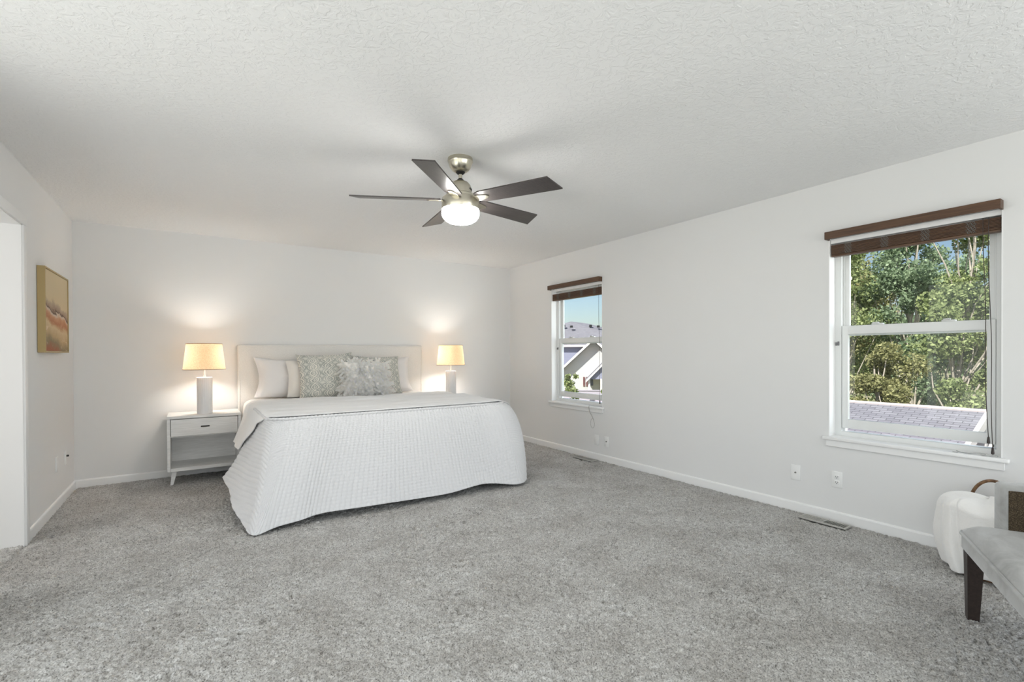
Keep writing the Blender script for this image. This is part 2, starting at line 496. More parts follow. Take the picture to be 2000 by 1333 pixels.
for k in range(3):
    y = -3.2 + k * 1.325; box(bm, XR + .05, XR + .11, y, y + .05, .06, 2.28)
box(bm, XR + .05, XR + .11, -3.2, -.5, .06, .11); box(bm, XR + .05, XR + .11, -3.2, -.5, 2.23, 2.28)
tag(fin('added_window_right', bm, VINYL, smooth=False), kind='structure')  # unseen right opening, added so fill reaches the left wall
# little hall behind the doorway
bm = bmesh.new(); box(bm, XL - 1.75, XL - 1.65, 2.95, 5.4, -.2, H); box(bm, XL - 1.65, XL - .12, 5.3, 5.4, -.2, H); box(bm, XL - 1.65, XL - .12, 2.95, 3.05, -.2, H)
tag(fin('wall_hall', bm, WALL, smooth=False), kind='structure')

# carpet: real pile relief
step = .0066
FX = XL - .25
nx = int((XR - FX) / step) + 1; ny = int((YB - .15) / step) + 1
gx = np.linspace(FX, XR, nx); gy = np.linspace(.15, YB, ny)
h = (vnoise(nx, ny, 1.8, 1.8, RNG) - .5) * .011 + (vnoise(nx, ny, 4.0, 3.2, RNG) - .5) * .0035
clump = vnoise(nx, ny, 16, 12, RNG); patch = vnoise(nx, ny, 75, 60, RNG)
deep = np.clip((vnoise(nx, ny, 3.4, 2.6, RNG) - .66) / .3, 0, 1) * np.clip((clump * .6 + patch * .6 - .42) * 2.5, .15, 1.2)
h += (RNG.random((nx, ny)) - .5) * .008 + (clump - .5) * .004 - deep * .030
# pressed seam that runs across the carpet by the foot of the bed
ys = 4.07 - .115 * (gx - XL); yy = gy[None, :] - ys[:, None] + (vnoise(nx, ny, 30, 400, RNG) - .5) * .03
seam = np.exp(-(yy / .013) ** 2) * np.clip((1.3 - gx[:, None]) / .6, 0, 1)
h -= seam * .022
h = h - .008
wallgap = np.minimum(np.minimum(np.abs(gx - XL) + .5 * (gx[:] < XL), XR - gx)[:, None], (YB - gy)[None, :]); h -= .010 * np.exp(-(wallgap / .03) ** 2)
for ra, rb in ((1.512, 1.808), (4.022, 4.318)):
    h[np.ix_((gx > 3.697) & (gx < 3.788), (gy > ra) & (gy < rb))] = -.03

P = np.stack(np.broadcast_arrays(gx[:, None], gy[None, :], h), -1)
me = bpy.data.meshes.new('floor')
idx = np.arange(nx * ny).reshape(nx, ny)
F = np.stack([idx[:-1, :-1], idx[1:, :-1], idx[1:, 1:], idx[:-1, 1:]], -1).reshape(-1, 4)
V = P.reshape(-1, 3); nV = len(V)
ext = np.array([(XL - 1.7, YF, -.012), (XR, YF, -.012), (XR, .16, -.012), (XL - 1.7, .16, -.012),
                (XL - 1.7, .16, -.012), (FX + .001, .16, -.012), (FX + .001, YB, -.012), (XL - 1.7, YB, -.012)])
V = np.vstack([V, ext]); F = np.vstack([F, np.arange(4) + nV, np.arange(4) + nV + 4])
set_mesh(me, V, F); me.shade_smooth()
floor = tag(link_obj('floor', me, CARPET), kind='structure')

# baseboards
def baseboard(name, x0, x1, y0, y1, side):
    bm = bmesh.new()
    prof = [(0, -.02), (.013, -.02), (.013, .048), (.010, .056), (.004, .060), (0, .060)]
    if side == 'back': prism(bm, [(YB - a, z) for a, z in prof], 'x', x0, x1)
    elif side == 'right': prism(bm, [(XR - a, z) for a, z in prof], 'y', y0, y1)
    else: prism(bm, [(XL + a, z) for a, z in prof], 'y', y0, y1)
    tag(fin(name, bm, TRIM, smooth=False), kind='structure')


baseboard('baseboard_back', XL, XR, 0, 0, 'back')
baseboard('baseboard_right', 0, 0, YF, YB, 'right')
baseboard('baseboard_left', 0, 0, DOOR[1] + .062, YB, 'left')

# doorway on the left: lined jamb and casing
door = struct_root('door_1', (XL, DOOR[1], 0))
bm = bmesh.new()
box(bm, -.125, .004, -.018, .0, -.02, DOOR[2]); box(bm, -.125, .004, DOOR[0] - DOOR[1], DOOR[0] - DOOR[1] + .018, -.02, DOOR[2]); box(bm, -.125, .004, DOOR[0] - DOOR[1], 0, DOOR[2] - .018, DOOR[2])
fin('jamb', bm, TRIM, door, smooth=False)
bm = bmesh.new(); w = DOOR[0] - DOOR[1]
for ya, yb, za, zb in ((-.012, .055, -.02, DOOR[2] - .0125), (w - .055, w + .012, -.02, DOOR[2] - .0125), (w - .055, .055, DOOR[2] - .012, DOOR[2] + .055)):
    box(bm, 0, .016, ya, yb, za, zb, .004, 2)
fin('casing', bm, TRIM, door)

# ------------------------------------------------------------------ windows
def make_window(name, y0, y1):
    root = struct_root(name, (XR, (y0 + y1) / 2, WZ[0]))
    hw = (y1 - y0) / 2; z1 = WZ[1] - WZ[0]; s0 = .025           # stool top in local z
    bm = bmesh.new()                                            # drywall return made white for its lit look
    for s in (-1, 1):
        a, b = sorted((s * hw, s * (hw - .006))); box(bm, -.001, .09, a, b, s0, z1)
    box(bm, -.001, .09, -hw, hw, z1 - .006, z1)
    fin('window_return', bm, TRIM, root, smooth=False)
    fx0, fx1 = .088, .158
    bm = bmesh.new()
    for s in (-1, 1):
        a, b = sorted((s * hw, s * (hw - .046))); box(bm, fx0, fx1, a, b, 0, z1, .003, 1)
        a, b = sorted((s * (hw - .046), s * (hw - .060))); box(bm, fx0 + .030, fx1, a, b, 0, z1, .002, 1)
    box(bm, fx0, fx1, -hw + .04, hw - .04, 0, .058, .003, 1); box(bm, fx0, fx1, -hw + .04, hw - .04, z1 - .05, z1, .003, 1)
    fin('window_frame', bm, VINYL, root)
    sw = hw - .048

    def sash(nm, x0, x1, zb, zt, bot, top, stile):
        bm = bmesh.new()
        for s in (-1, 1):
            a, b = sorted((s * sw, s * (sw - stile))); box(bm, x0, x1, a, b, zb, zt, .004, 2)
        box(bm, x0, x1, -sw + stile - .004, sw - stile + .004, zb, zb + bot, .004, 2)
        box(bm, x0, x1, -sw + stile - .004, sw - stile + .004, zt - top, zt, .004, 2)
        sh = fin(nm, bm, VINYL, root)
        bm = bmesh.new(); box(bm, (x0 + x1) / 2 - .002, (x0 + x1) / 2 + .002, -sw + stile - .004, sw - stile + .004, zb + bot - .004, zt - top + .004)
        fin('pane', bm, GLASS, sh, smooth=False)
        return sh
    o = WZ[0]
    up = sash('upper_sash', fx0 + .036, fx0 + .064, 1.325 - o, 2.005 - o, .038, .04, .036)
    lo = sash('lower_sash', fx0 + .004, fx0 + .034, .655 - o, 1.398 - o, .066, .062, .040)
    for yy in (-.19, .19):
        bm = bmesh.new(); box(bm, fx0 + .006, fx0 + .036, yy - .035, yy + .035, 1.398 - o, 1.408 - o, .004, 2); box(bm, fx0 - .004, fx0 + .018, yy - .012, yy + .025, 1.408 - o, 1.416 - o, .003, 1)
        fin('sash_lock', bm, VINYL, lo)
    bm = bmesh.new()
    for k in (0, 1): box(bm, fx0 - .008, fx0 + .003, hw - .034 + k * .014, hw - .024 + k * .014, 1.255 - o, 1.285 - o - k * .006, .001, 1)
    tag(fin('sash_stop', bm, GREYCLIP, root), 'small grey stop clip')
    bm = bmesh.new(); box(bm, -.006, .092, -hw, hw, 0, s0 - .0004, .0, 1)
    box(bm, -.034, 0, -hw - .032, hw + .032, 0, s0, .006, 3)
    sill = fin('window_sill', bm, TRIM, root)
    bm = bmesh.new(); box(bm, -.016, -.001, -hw - .012, hw + .012, -.046, .0, .002, 1)
    fin('apron', bm, TRIM, root)
    return root


make_window('window_1', *W1)
make_window('window_2', *W2)


def make_blind(y0, y1, label, gap, bot, tass):
    yc = (y0 + y1) / 2; hw = (y1 - y0) / 2
    root = thing('window_blind', label, 'blind', (XR, yc, 1.9), group='raised dark wood blinds')
    o = 1.9
    bm = bmesh.new(); box(bm, -.062, -.050, -hw - .002, hw + .002, 2.016 - o, 2.070 - o, .002, 1)
    for s in (-1, 1):
        a, b = sorted((s * (hw + .002), s * (hw - .010))); box(bm, -.050, -.0015, a, b, 2.016 - o, 2.070 - o, .001, 1)
    fin('valance', bm, BLINDWOOD, root)
    bm = bmesh.new(); box(bm, .012, .062, -hw + .009, hw - .009, 1.992 - o, 2.026 - o, .002, 1)
    tag(fin('headrail', bm, TRIM, root), 'white headrail')
    top = 1.992 - o - gap; b0 = bot - o + .014
    n = 9; pitch = (top - b0) / n
    bm = bmesh.new()
    for k in range(n):
        z = b0 + k * pitch
        box(bm, .012, .062, -hw + .012, hw - .012, z + .0012, z + pitch - .0004, .0008, 1)
    fin('slats', bm, BLINDWOOD, root)
    bm = bmesh.new(); box(bm, .012, .062, -hw + .012, hw - .012, bot - o, b0, .003, 2)
    tag(fin('bottom_rail', bm, BLINDWOOD, root))
    for k in range(4):                                          # bunched ladder cords
        yy = hw - .12 - k * (2 * hw - .26) / 3
        bm = bmesh.new()
        for j in range(7):
            pts = [(.0105 - .003 * math.sin(i * 2.1 + j), yy + (j - 3) * .006 + .005 * math.sin(i * 1.7 + j * 2.3), top - (top - b0) * i / 10) for i in range(11)]
            tube(bm, pts, .0013, 5)
        fin('ladder_cord', bm, CORD, root)
    for j, (dy, zb) in enumerate(tass):                         # pull cords with tassels
        bm = bmesh.new(); yy = -hw + .060 + dy
        pts = [(.004 - .008 * (i / 10), yy - .022 * (i / 10) ** 1.5 + .004 * math.sin(i * .9 + j), 1.99 - o + (zb - 1.99) * i / 10) for i in range(11)]
        tube(bm, pts, .0019, 6); cd = fin('pull_cord', bm, CORDDARK, root)
        bm = bmesh.new(); e = pts[-1]
        lathe(bm, [(.002, .012), (.005, .008), (.0075, -.018), (.0075, -.026), (.003, -.03)], 12, e)
        fin('tassel', bm, LEGWOOD, cd)
    return root


CORD = plain('grey_cord', (.20, .20, .19), .8)
CORDDARK = plain('brown_cord', (.06, .05, .045), .8)
CORDW = plain('white_cord', (.46, .46, .45), .8)
make_blind(W2[0], W2[1], 'raised walnut slat blind over the big window facing trees', .010, 1.898, [(0, .64), (.022, .70)])
make_blind(W1[0], W1[1], 'raised walnut slat blind over the window beside the bed', .030, 1.878, [(0, .66)])
# loose lift cord lying on the sill and the one hanging below the far sill
bm = bmesh.new(); pts = []
for i in range(60):
    tt = i / 59
    pts.append((XR - .012 + .018 * math.sin(tt * 17), .80 + .20 * tt ** 1.2 + .02 * math.cos(tt * 23), WZ[0] + .0285 + .003 * (1 + math.sin(tt * 31))))
tube(bm, pts, .0022, 6)
tag(fin('cord_coil', bm, CORDW), 'white blind cord coiled loosely on the sill under the tree view', 'cord')
bm = bmesh.new(); yc = W1[0] + .15; pts = []
pts = [(XR - .036, yc + .03, .605), (XR - .040, yc + .03, .585), (XR - .032, yc + .028, .52), (XR - .008, yc + .015, .47)]
for i in range(13):
    a = -.6 + 2 * PI * i / 12 * .85
    pts.append((XR - .006, yc + .01 + .034 * math.sin(a), .415 - .055 * math.cos(a) * -1 - .02))
pts.append((XR - .008, yc + .02, .49)); pts.append((XR - .030, yc + .035, .53)); pts.append((XR - .040, yc + .04, .59))
tube(bm, pts, .002, 6)
tag(fin('cord_loop', bm, CORDW), 'white blind cord looped down the wall below the far sill', 'cord')

# ------------------------------------------------------------------ wall plates
def plate(y, z, side, label, kind):
    x = XR if side == 'r' else XL
    root = thing('outlet_cover' if kind != 'blank' else 'wall_plate', label, 'wall plate', (x, y, z), 0 if side == 'r' else PI)
    bm = bmesh.new(); box(bm, -.007, -.0005, -.036, .036, -.058, .058, .003, 2); fin('cover', bm, PLASTIC, root)
    if kind == 'duplex':
        for dz in (-.02, .02):
            bm = bmesh.new(); box(bm, -.0095, -.006, -.017, .017, dz - .0145, dz + .0145, .004, 2); rc = fin('receptacle', bm, PLASTIC, root)
            bm = bmesh.new()
            for dy in (-.0065, .0065): box(bm, -.0105, -.008, dy - .0014, dy + .0014, dz - .002, dz + .007)
            box(bm, -.0105, -.008, -.0025, .0025, dz - .010, dz - .005); fin('slot', bm, DARKHOLE, rc, smooth=False)
    elif kind == 'coax':
        bm = bmesh.new(); lathe(bm, [(.0065, 0), (.0065, .004), (.0045, .004), (.0045, .011)], 16)
        for v in bm.verts: v.co = (-.007 - v.co.z, v.co.x, v.co.y)
        tag(fin('coax_jack', bm, plain('nickel_jack', (.35, .34, .32), .35, .9), root), 'round grey cable jack')
    elif kind == 'plug':
        bm = bmesh.new(); box(bm, -.0095, -.006, -.017, .017, -.034, .034, .004, 2); fin('receptacle', bm, PLASTIC, root)
        bm = bmesh.new(); box(bm, -.026, -.0095, -.008, .008, .008, .024, .004, 2); tag(fin('plug', bm, BLACK, root), 'dark plug')
    return root


plate(4.117, .213, 'r', 'white blank wall plate below the cord loop by the bed', 'blank')
plate(3.955, .217, 'r', 'white cable plate nearer the blank plate under the far window', 'coax')
plate(1.917, .285, 'r', 'white cable plate with round jack left of the double outlet', 'coax')
plate(1.630, .290, 'r', 'white double outlet below the left corner of the big window', 'duplex')
plate(5.225, .34, 'l', 'white blank wall plate low on the wall below the painting', 'blank')
plate(5.545, .335, 'l', 'white outlet with dark plug near the back left corner', 'plug')

# floor registers
def register(y0, y1, x0, x1, label, dark):
    root = thing('floor_register', label, 'floor vent', ((x0 + x1) / 2, (y0 + y1) / 2, .002))
    hx, hy = (x1 - x0) / 2, (y1 - y0) / 2
    bm = bmesh.new(); t = .014
    box(bm, -hx, hx, -hy, -hy + t, -.004, .007, .002, 1); box(bm, -hx, hx, hy - t, hy, -.004, .007, .002, 1)
    box(bm, -hx, -hx + t, -hy + t, hy - t, -.004, .007, .002, 1); box(bm, hx - t, hx, -hy + t, hy - t, -.004, .007, .002, 1)
    box(bm, -hx + t, hx - t, -.004, .004, -.004, .006)
    fin('frame', bm, VENT, root)
    bm = bmesh.new(); box(bm, -hx + t, hx - t, -hy + t, hy - t, -.006, -.001); fin('duct_opening', bm, DARKHOLE, root, smooth=False)
    bm = bmesh.new(); n = 22
    for k in range(n):
        y = -hy + t + (k + .5) * (2 * hy - 2 * t) / n
        if dark or y < 0: box(bm, -hx + t, hx - t, y - .0014, y + .0014, -.001, .005)
        else: box(bm, -hx + t, hx - t, y - .0040, y + .0040, -.001, .005)
    fin('louvers', bm, VENT, root, smooth=False)
    return root


register(1.505, 1.815, 3.690, 3.795, 'metal floor register in the carpet below the double outlet', False)
register(4.015, 4.325, 3.690, 3.795, 'small dark floor register in the carpet beside the bed', True)

# ------------------------------------------------------------------ bed
BX0, BX1, BY0, BY1 = .455, 2.405, 3.80, 5.82
bed = thing('bed', 'king bed with cream upholstered headboard under white bedding', 'bed', (1.43, 4.85, 0))
def bedp(x, y, z): return (x - 1.43, y - 4.85, z)
bm = bmesh.new(); box(bm, .40 - 1.43, 2.462 - 1.43, 5.832 - 4.85, 5.925 - 4.85, .08, 1.312, .014, 3)
hb = fin('headboard', bm, LINEN, bed)
bm = bmesh.new(); yy = 5.832 - 4.85
tube(bm, [(.418 - 1.43, yy, .3), (.418 - 1.43, yy, 1.296), (2.444 - 1.43, yy, 1.296), (2.444 - 1.43, yy, .3)], .0035, 6)
fin('piping', bm, LINEN, hb)
bm = bmesh.new(); box(bm, BX0 + .01 - 1.43, BX1 - .01 - 1.43, BY0 + .02 - 4.85, 5.83 - 4.85, .20, .34, .01, 2)
tag(fin('bed_frame', bm, BLACK, bed), 'black bed frame')
bm = bmesh.new(); box(bm, BX0 + .012 - 1.43, BX1 - .012 - 1.43, BY0 + .015 - 4.85, BY1 - .005 - 4.85, .34, .715, .07, 4)
fin('mattress', bm, SHEET, bed)
for x in (BX0 + .1, BX1 - .1):
    for y in (BY0 + .12, BY1 - .12):
        bm = bmesh.new(); box(bm, x - .03 - 1.43, x + .03 - 1.43, y - .03 - 4.85, y + .03 - 4.85, -.008, .2, .004, 1); fin('leg', bm, BLACK, bed)

# sheet: a rounded cover with a wavy lower edge
def rrect(x0, x1, y0, y1, r, n=10, per=60):
    pts = []
    for cx, cy, a0 in ((x1 - r, y0 + r, -PI / 2), (x1 - r, y1 - r, 0), (x0 + r, y1 - r, PI / 2), (x0 + r, y0 + r, PI)):
        for k in range(n + 1):
            a = a0 + PI / 2 * k / n; pts.append((cx + r * math.cos(a), cy + r * math.sin(a), math.cos(a), math.sin(a)))
    out = []
    for i, p in enumerate(pts):
        q_ = pts[(i + 1) % len(pts)]; L = math.hypot(q_[0] - p[0], q_[1] - p[1]); m = max(1, int(L / .05))
        for k in range(m):
            f = k / m; nx_, ny_ = p[2] * (1 - f) + q_[2] * f, p[3] * (1 - f) + q_[3] * f
            l = math.hypot(nx_, ny_) or 1; out.append((p[0] * (1 - f) + q_[0] * f, p[1] * (1 - f) + q_[1] * f, nx_ / l, ny_ / l))
    return out


per = rrect(.435, 2.425, 3.795, 5.825, .15)
ztop = .742
prof = [(-.5, .0), (-.25, 0), (-.10, 0), (-.06, -.004), (-.03, -.016), (-.010, -.036), (.0, -.065), (.004, -.12), (.002, -.2), (-.004, -.28), (-.014, -.345)]
P = np.zeros((len(per), len(prof), 3))
for i, (x, y, nx_, ny_) in enumerate(per):
    for j, (o_, dz) in enumerate(prof):
        wv = .006 * math.sin(i * .55) * max(0, -dz - .1) / .2
        px, py = x + nx_ * (o_ + wv), y + ny_ * (o_ + wv)
        if j <= 1:
            f = 1 if j == 0 else .5
            tx, ty = 1.43, min(max(y, 4.6), 5.1)
            px, py = x + (tx - x) * f * .98, y + (ty - y) * f * .98
        P[i, j] = (px, py, ztop + dz + (.004 * math.sin(i * .8) if j == len(prof) - 1 else 0))
sheet = grid_mesh('bed_sheet', P, SHEET, closed_u=True)
tag(sheet, 'white fitted sheet showing beside the pillows on the bed', 'bed sheet')

# quilt: skirt that falls over the left side, foot and right side of the bed
def catmull(keys, s):
    ks = [k[0] for k in keys]
    i = max(0, min(len(keys) - 2, int(np.searchsorted(ks, s)) - 1))
    p0, p1, p2, p3 = [np.array(keys[max(0, min(len(keys) - 1, j))][1]) for j in (i - 1, i, i + 1, i + 2)]
    t0, t1 = ks[i], ks[i + 1]; t = min(max((s - t0) / (t1 - t0), 0), 1)
    m1 = (p2 - p0) * .5; m2 = (p3 - p1) * .5
    return (2 * t ** 3 - 3 * t * t + 1) * p1 + (t ** 3 - 2 * t * t + t) * m1 + (-2 * t ** 3 + 3 * t * t) * p2 + (t ** 3 - t * t) * m2


QX0, QX1, QY = .445, 2.415, 3.772
rc = .14; YL, YR = 4.66, 4.95
edge = []                                       # (x, y, nx, ny, u, v)
for k in range(60): y = YL + (QY + rc - YL) * k / 60; edge.append((QX0, y, -1, 0, 0.0))
for k in range(14):
    a = PI + PI / 2 * k / 14; edge.append((QX0 + rc + rc * math.cos(a), QY + rc + rc * math.sin(a), math.cos(a), math.sin(a), (k + .0) / 14))
for k in range(110): edge.append((QX0 + rc + (QX1 - QX0 - 2 * rc) * k / 110, QY, 0, -1, 1.0))
for k in range(14):
    a = -PI / 2 + PI / 2 * k / 14; edge.append((QX1 - rc + rc * math.cos(a), QY + rc + rc * math.sin(a), math.cos(a), math.sin(a), 1 + (k + .0) / 14))
for k in range(61): edge.append((QX1, QY + rc + (YR - QY - rc) * k / 60, 1, 0, 2.0))
# hem keys by edge index
HK = [(0, (.205, 4.67, .200)), (20, (.222, 4.38, .158)), (40, (.245, 4.05, .085)), (58, (.285, 3.76, .020)), (67, (.322, 3.625, .004)), (73, (.385, 3.635, .003)),
      (78, (.455, 3.665, .030)), (87, (.640, 3.685, .040)), (96, (.770, 3.675, .056)), (116, (1.187, 3.67, .053)), (144, (1.738, 3.67, .040)), (166, (2.115, 3.675, .070)),
      (180, (2.36, 3.655, .030)), (187, (2.475, 3.645, .014)), (193, (2.600, 3.690, .028)), (200, (2.635, 3.83, .06)), (230, (2.61, 4.3, .12)), (258, (2.58, 4.95, .16))]
NV = 44
P = np.zeros((len(edge), NV + 4, 3)); UV = np.zeros((len(edge), NV + 4, 2)); ZQ = .752
for i, (x, y, nx_, ny_, ph) in enumerate(edge):
    hem = catmull(HK, i)
    e0 = np.array((x, y, ZQ))
    tgt = np.array((min(max(x, .95), 1.92), max(y, 4.25), ZQ))
    hor = hem - e0; drop = -hor[2]; hor[2] = 0
    out = np.array((nx_, ny_, 0.))
    c1 = float(np.interp(i, (52, 84, 172, 190), (.015, .075, .075, .16))); a2 = float(np.interp(i, (52, 84, 172, 190), (.26, .52, .52, .98)))
    d2 = float(np.interp(i, (52, 84, 172, 190), (.60, .50, .50, .30))); z1_ = float(np.interp(i, (52, 84), (-.06, 0)))
    p1 = e0 + out * c1 + np.array((0, 0, z1_))
    p2 = e0 + hor * a2 + np.array((0, 0, -drop * d2))
    fold = 0
    for j in range(NV + 4):
        if j < 4:
            f = 1 - j / 4; q_ = e0 + (tgt - e0) * f; tt = 0; ln = -f * np.linalg.norm(tgt - e0)
        else:
            tt = (j - 3) / NV
            q_ = (1 - tt) ** 3 * e0 + 3 * (1 - tt) ** 2 * tt * p1 + 3 * (1 - tt) * tt * tt * p2 + tt ** 3 * hem
            ln = tt * (drop + .05)
            s_ = tt ** 1.3
            # soft hanging folds
            wv = .0
            if 74 <= i <= 188:
                g = (i - 74) / 114.
                wv = .036 * math.exp(-((g - .10) / .05) ** 2) - .026 * math.exp(-((g - .20) / .05) ** 2) + .006 * math.sin(g * 21) - .024 * math.exp(-((g - .90) / .05) ** 2)
            elif i < 60: wv = .012 * math.sin(i * .20 + .4)
            elif i > 188: wv = .014 * math.sin((i - 188) * .22)
            q_ = q_ + out * wv * s_ * (1 - .25 * tt)
        P[i, j] = q_
        if i < 60: UV[i, j] = (x - ln, y)
        elif ph <= 1.0: UV[i, j] = (x - ln * min(1, 2 * (1 - ph)), y - ln * min(1, 2 * ph))
        elif ph < 2.0: UV[i, j] = (x + ln * min(1, 2 * (ph - 1)), y - ln * min(1, 2 * (2 - ph)))
        else: UV[i, j] = (x + ln, y)
ker = np.exp(-(np.arange(-9, 10) / 4.0) ** 2 / 2); ker /= ker.sum()
pad = np.concatenate([np.repeat(P[:1], 9, 0), P, np.repeat(P[-1:], 9, 0)])
sm = sum(k_ * pad[m_:m_ + len(P)] for m_, k_ in enumerate(ker))
wj = np.clip((np.arange(P.shape[1]) - 4) / 14., 0, 1)[None, :, None] * .9
P = P * (1 - wj) + sm * wj
def upsample(A, k, axis):
    A = np.moveaxis(A, axis, 0); n = len(A); t = np.linspace(0, n - 1, (n - 1) * k + 1); i = np.minimum(t.astype(int), n - 2); f = (t - i)[:, None, None]
    p0, p1, p2, p3 = A[np.maximum(i - 1, 0)], A[i], A[i + 1], A[np.minimum(i + 2, n - 1)]
    o_ = .5 * (2 * p1 + (p2 - p0) * f + (2 * p0 - 5 * p1 + 4 * p2 - p3) * f ** 2 + (3 * p1 - p0 - 3 * p2 + p3) * f ** 3)
    return np.moveaxis(o_, 0, axis)
P = upsample(upsample(P, 5, 0), 6, 1); UV = upsample(upsample(UV, 5, 0), 6, 1)
du = np.gradient(P, axis=0); dv = np.gradient(P, axis=1); N = -np.cross(du, dv); N /= np.linalg.norm(N, axis=2)[..., None] + 1e-9
rib = np.abs(np.sin(UV[..., 0] * PI / .028)) ** .7; waf = np.abs(np.sin(UV[..., 1] * PI / .019)) ** .7
P = P + N * ((rib * .0060 + waf * .0022 - .0082) * (np.arange(P.shape[1]) > 18)[None, :])[..., None]
quilt = grid_mesh('quilt', P, QUILT, uv=UV)
so = quilt.modifiers.new('thick', 'SOLIDIFY'); so.thickness = .007; so.offset = 1
tag(quilt, 'white waffle-weave quilt hanging over the foot of the bed to the carpet', 'quilt')

# folded throw across the bed
def cross(a):
    """a in 0..1 along the cross-section: left drop, top, right drop -> x, z"""
    Lk = [(0.0, (.326, .395)), (.06, (.372, .51)), (.115, (.415, .64)), (.15, (.433, .706)), (.175, (.460, .744)), (.21, (.53, .7545)), (.30, (.75, .7545)), (.5, (1.43, .7545)),
          (.70, (2.11, .7545)), (.79, (2.33, .7545)), (.825, (2.43, .753)), (.85, (2.535, .722)), (.885, (2.603, .65)), (.94, (2.648, .53)), (1.0, (2.662, .42))]
    return catmull(Lk, a)


na, nb = 150, 60
P = np.zeros((na, nb, 3)); UV = np.zeros((na, nb, 2))
for i in range(na):
    a = i / (na - 1); x, z = cross(a)
    yf = catmull([(0, (4.72,)), (.06, (4.50,)), (.115, (4.27,)), (.16, (4.0,)), (.20, (3.86,)), (.25, (3.825,)), (.5, (3.845,)), (.75, (3.875,)), (.83, (3.90,)), (.9, (4.0,)), (1, (4.15,))], a)[0]
    yh = 5.20 + .06 * math.sin(a * 9) - .05 * math.exp(-((a - .1) / .1) ** 2)
    for j in range(nb):
        b = j / (nb - 1); y = yf + (yh - yf) * b
        rip = (.006 * math.sin(y * 23 + 3 * math.sin(x * 2.1)) + .005 * math.sin(y * 41 + x * 3)) * min(1, b * 6 + .1)
        top = 1 if .17 < a < .83 else 0
        rip += .011 * math.exp(-((y - 4.30 - .16 * (x - 1.4) - .03 * math.sin(x * 3)) / .035) ** 2) + .010 * math.exp(-((y - 4.72 + .10 * (x - 1.4) - .04 * math.sin(x * 2 + 1)) / .04) ** 2) * (x > .6) + .007 * math.exp(-((y - 4.05 + .05 * x) / .03) ** 2)
        P[i, j] = (x + (0 if top else (-.012 if a < .5 else .012) * (1 + math.sin(y * 17)) * .6), y, z + (abs(rip) * 1.4 if top else 0))
        UV[i, j] = (x, y)
throw = grid_mesh('throw_blanket', P, THROW, uv=UV)
so = throw.modifiers.new('thick', 'SOLIDIFY'); so.thickness = .010; so.offset = 1
sb = throw.modifiers.new('soft', 'SUBSURF'); sb.levels = 1; sb.render_levels = 1
tag(throw, 'white knit throw folded across the bed above the quilt', 'blanket')


def pillow(name, label, cat, loc, w, h, t, tilt, yaw, mat, roll=0.0, flange=0.0, group=None, pinch=.09, seed=1, sag=0.0):
    n = 44
    u = np.linspace(-1, 1, n); U, Vv = np.meshgrid(u, u, indexing='ij')
    f = 1 - flange
    Uc, Vc = np.clip(U / f, -1, 1), np.clip(Vv / f, -1, 1)
    th = ((1 - np.abs(Uc) ** 2.6) * (1 - np.abs(Vc) ** 2.6))
    th = np.sqrt(np.clip(th, 0, 1)) ** .9
    rng = np.random.default_rng(seed)
    wr = vnoise(n, n, 9, 7, rng) - .5
    X = w / 2 * U * (1 - pinch * (1 - Vv ** 2) * np.abs(U) ** 2)
    Z = h / 2 + h / 2 * Vv * (1 - pinch * np.where(Vv < 0, .2, 1) * (1 - U ** 2) * np.abs(Vv) ** 2) - sag * np.clip(Vv, 0, 1) * (1 - U ** 2) * h
    Yf = -t / 2 * (th * (1 + .35 * wr)) - .003
    Yb = t / 2 * (th * (1 + .3 * wr)) + .003
    wavy = .010 * np.sin(U * 5 + seed) * (np.abs(Vv) > f) + .010 * np.sin(Vv * 5 + seed * 2) * (np.abs(U) > f)
    A = np.stack([X, Yf + wavy, Z], -1); B = np.stack([X, Yb + wavy, Z], -1)
    idx = np.arange(n * n).reshape(n, n); idb = idx + n * n
    F = [np.stack([idx[:-1, :-1], idx[1:, :-1], idx[1:, 1:], idx[:-1, 1:]], -1).reshape(-1, 4),
         np.stack([idb[:-1, :-1], idb[:-1, 1:], idb[1:, 1:], idb[1:, :-1]], -1).reshape(-1, 4)]
    ring = np.concatenate([idx[:, 0], idx[-1, 1:], idx[-2::-1, -1], idx[0, -2:0:-1]]); rb = ring + n * n
    F.append(np.stack([ring, rb, np.roll(rb, -1), np.roll(ring, -1)], -1))
    F = np.vstack(F); V = np.vstack([A.reshape(-1, 3), B.reshape(-1, 3)])
    me = bpy.data.meshes.new(name); set_mesh(me, V, F)
    uv = np.stack([(U + 1) / 2, (Vv + 1) / 2], -1).reshape(-1, 2); uv = np.vstack([uv, uv])
    l = me.uv_layers.new(name='UVMap'); l.data.foreach_set('uv', uv[F.reshape(-1)].astype(np.float32).ravel())
    me.shade_smooth()
    o = link_obj(name, me, mat)
    o.location = loc; o.rotation_euler = Euler((-tilt, roll, yaw), 'XYZ')
    return tag(o, label, cat, group)


